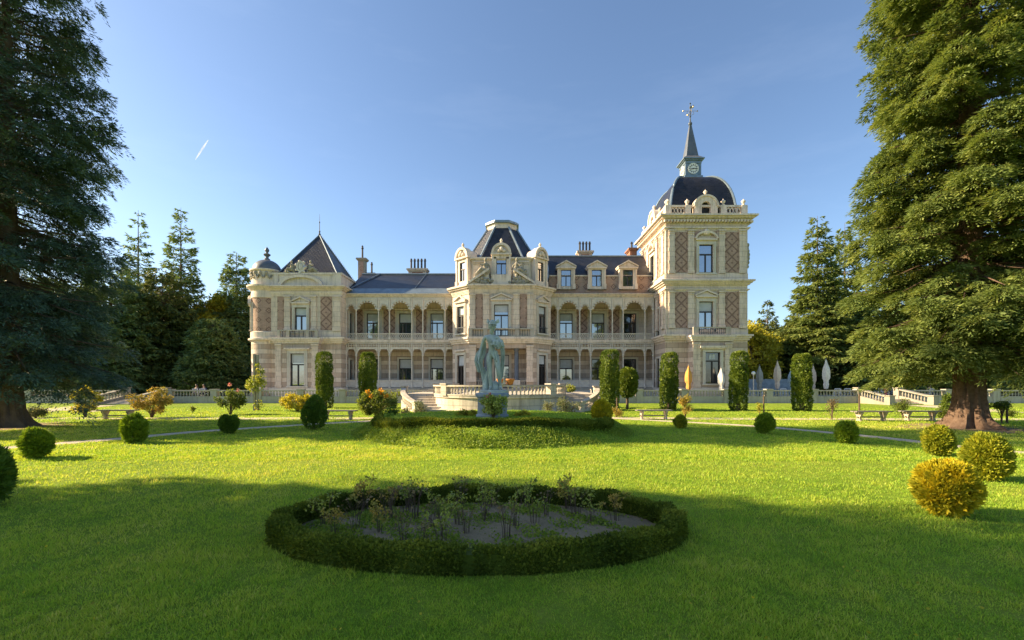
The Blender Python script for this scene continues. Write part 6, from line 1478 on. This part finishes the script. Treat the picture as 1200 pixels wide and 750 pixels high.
# people
SKIN = plain('skin', (.48,.29,.20), .6, .12, 8); HAIR = plain('dark_hair', (.025,.018,.014), .5, .3, 20)
def person(lab, loc, rz, shirt, trousers, seated=True, hair=HAIR, hat=None):
    t = thing('person', lab, 'person', (0,0,0)); dz = -.45 if seated else 0
    V = [(0,0,.93,.125,.10),(0,.01,1.08,.115,.085),(0,.01,1.25,.145,.095),(0,.0,1.36,.14,.085),(0,-.005,1.45,.06,.055),(0,-.015,1.52,.05,.05),(0,-.03,1.59,.072,.085),(0,-.025,1.68,.075,.09)]
    E = [(i,i+1) for i in range(7)]
    for s in (-1,1):
        i = len(V)
        if seated: V += [(s*.09,-.04,.90,.085),(s*.10,-.24,.91,.075),(s*.11,-.43,.90,.055),(s*.11,-.42,.70,.052),(s*.11,-.40,.53,.035),(s*.11,-.50,.48,.032),(s*.115,-.58,.475,.025)]
        else: V += [(s*.09,0,.87,.09),(s*.10,-.01,.68,.078),(s*.10,-.02,.48,.055),(s*.10,.0,.30,.052),(s*.10,.02,.09,.035),(s*.105,-.06,.04,.035),(s*.11,-.15,.03,.028)]
        E += [(0,i)]+[(i+k,i+k+1) for k in range(6)]
        j = len(V); V += [(s*.185,.0,1.375,.055),(s*.225,.02,1.24,.044),(s*.24,.02,1.11,.036),(s*.19,-.14,1.06,.032),(s*.12,-.27,1.06,.024)]
        E += [(3,j)]+[(j+k,j+k+1) for k in range(4)]; add_hand(V, E, j+4, (-s*.35,-1,.0), (0,0,-1), .5, s, .85)
    V = [(a,b,c+dz,*r) for a,b,c,*r in V]; skin_body('body', V, E, SKIN, t, 1)
    tv = [(a,b,c,*[x*1.12+.008 for x in r]) for a,b,c,*r in V]
    ids = [0,1,2,3]; sh = [tv[i] for i in ids]; ed = [(0,1),(1,2),(2,3)]
    for q in range(2):
        j = 8+q*(7+5+1+12+2)+7; k = len(sh); sh += [tv[j],tv[j+1],tv[j+2]]; ed += [(3,k),(k,k+1),(k+1,k+2)]
    skin_body('shirt', sh, ed, shirt, t, 1)
    lg = [tv[0]]; ed = []
    for q in range(2):
        j = 8+q*(7+5+1+12+2); k = len(lg); lg += tv[j:j+5]; ed += [(0,k)]+[(k+a,k+a+1) for a in range(4)]
    skin_body('trousers', lg, ed, trousers, t, 1)
    h = (0,-.028,1.62+dz); m = MB(); face_mb(m, h, (0,-1,0), .9); m.build('face', SKIN, t, smooth=True)
    m = MB().ball((0,-.005,1.665+dz), .108, 12, 8, (.92,1.0,.95)); m.ball((0,.04,1.60+dz), .09, 10, 7, (1,.8,1.1)); m.build('hair', hair, t, smooth=True)
    if hat: MB().lathe([(.13,1.70+dz),(.115,1.715+dz),(.11,1.75+dz),(.07,1.80+dz),(0,1.81+dz)], (0,-.02), 14).build('cap', hat, t, smooth=True)
    t.location = loc; t.rotation_euler = (0,0,rz); return t
DK = cloth('dark_cloth', (.04,.045,.06)); NV = cloth('navy_cloth', (.06,.08,.13)); RD = cloth('rose_red_cloth', (.5,.12,.14)); TL = cloth('teal_cloth', (.10,.36,.34)); WH = cloth('white_shirt_cloth', (.62,.6,.6))
D = 42.3
def seat_under(lab, loc, rz):
    o = copy_tree(c0); o.location = loc; o.rotation_euler = (0,0,rz+math.pi); o['label'] = lab
for px, sh, lab, lab2 in ((230.5,DK,'person in dark top seated behind the left balustrade, left one of the pair','white chair under the left one of the seated pair'), (239,NV,'person in navy top seated behind the left balustrade, right one of the pair','white chair under the right one of the seated pair')):
    person(lab, (W(px,D),D,TZ+.02), 0, sh, DK); seat_under(lab2, (W(px,D),D+.02,TZ), 0)
D = 43.0; person('person in a white shirt with rose trousers standing above the right garden steps', (W(1038,D),D,TZ), .5, WH, RD, False)
person('person in dark clothes and a teal cap standing above the right garden steps', (W(1045,D),D+.3,TZ), -.4, DK, NV, False, hat=TL)
person('person in a dark top seated on the terrace right of the steps, behind the bushes', (W(1089,D),D,TZ+.02), .2, NV, DK); seat_under('white chair under the seated person right of the steps', (W(1089,D),D+.02,TZ), .2)
# faint vapour trail high in the sky
m_, nt = _mat('vapour_trail'); oc = nd(nt, 'TexCoord').outputs['Object']
d1_ = nd(nt, 'BsdfDiffuse', Color=(.95,.95,.95)); d2_ = nd(nt, 'BsdfTranslucent', Color=(.95,.95,.95)); df = nd(nt, 'MixShader', Fac=.5, i1=d1_.outputs[0], i2=d2_.outputs[0]); tp = nd(nt, 'BsdfTransparent')
out(nt, nd(nt, 'MixShader', Fac=ma(nt, 'MULTIPLY', noise(nt, oc, .02, 4), .42), i1=tp.outputs[0], i2=df.outputs[0]).outputs[0])
D = 2500.0; o = MB().tube([(W(229,D),D,Zt(187,D)),(W(233.5,D),D,Zt(180,D)),(W(239,D),D,Zt(171.5,D)),(W(244,D),D,Zt(164,D))], [1.2,4,4.5,1.5], 8).build('vapour_trail', m_, smooth=True)
tag(o, 'short white vapour trail slanting across the sky above the left trees', 'vapour trail', kind='stuff')
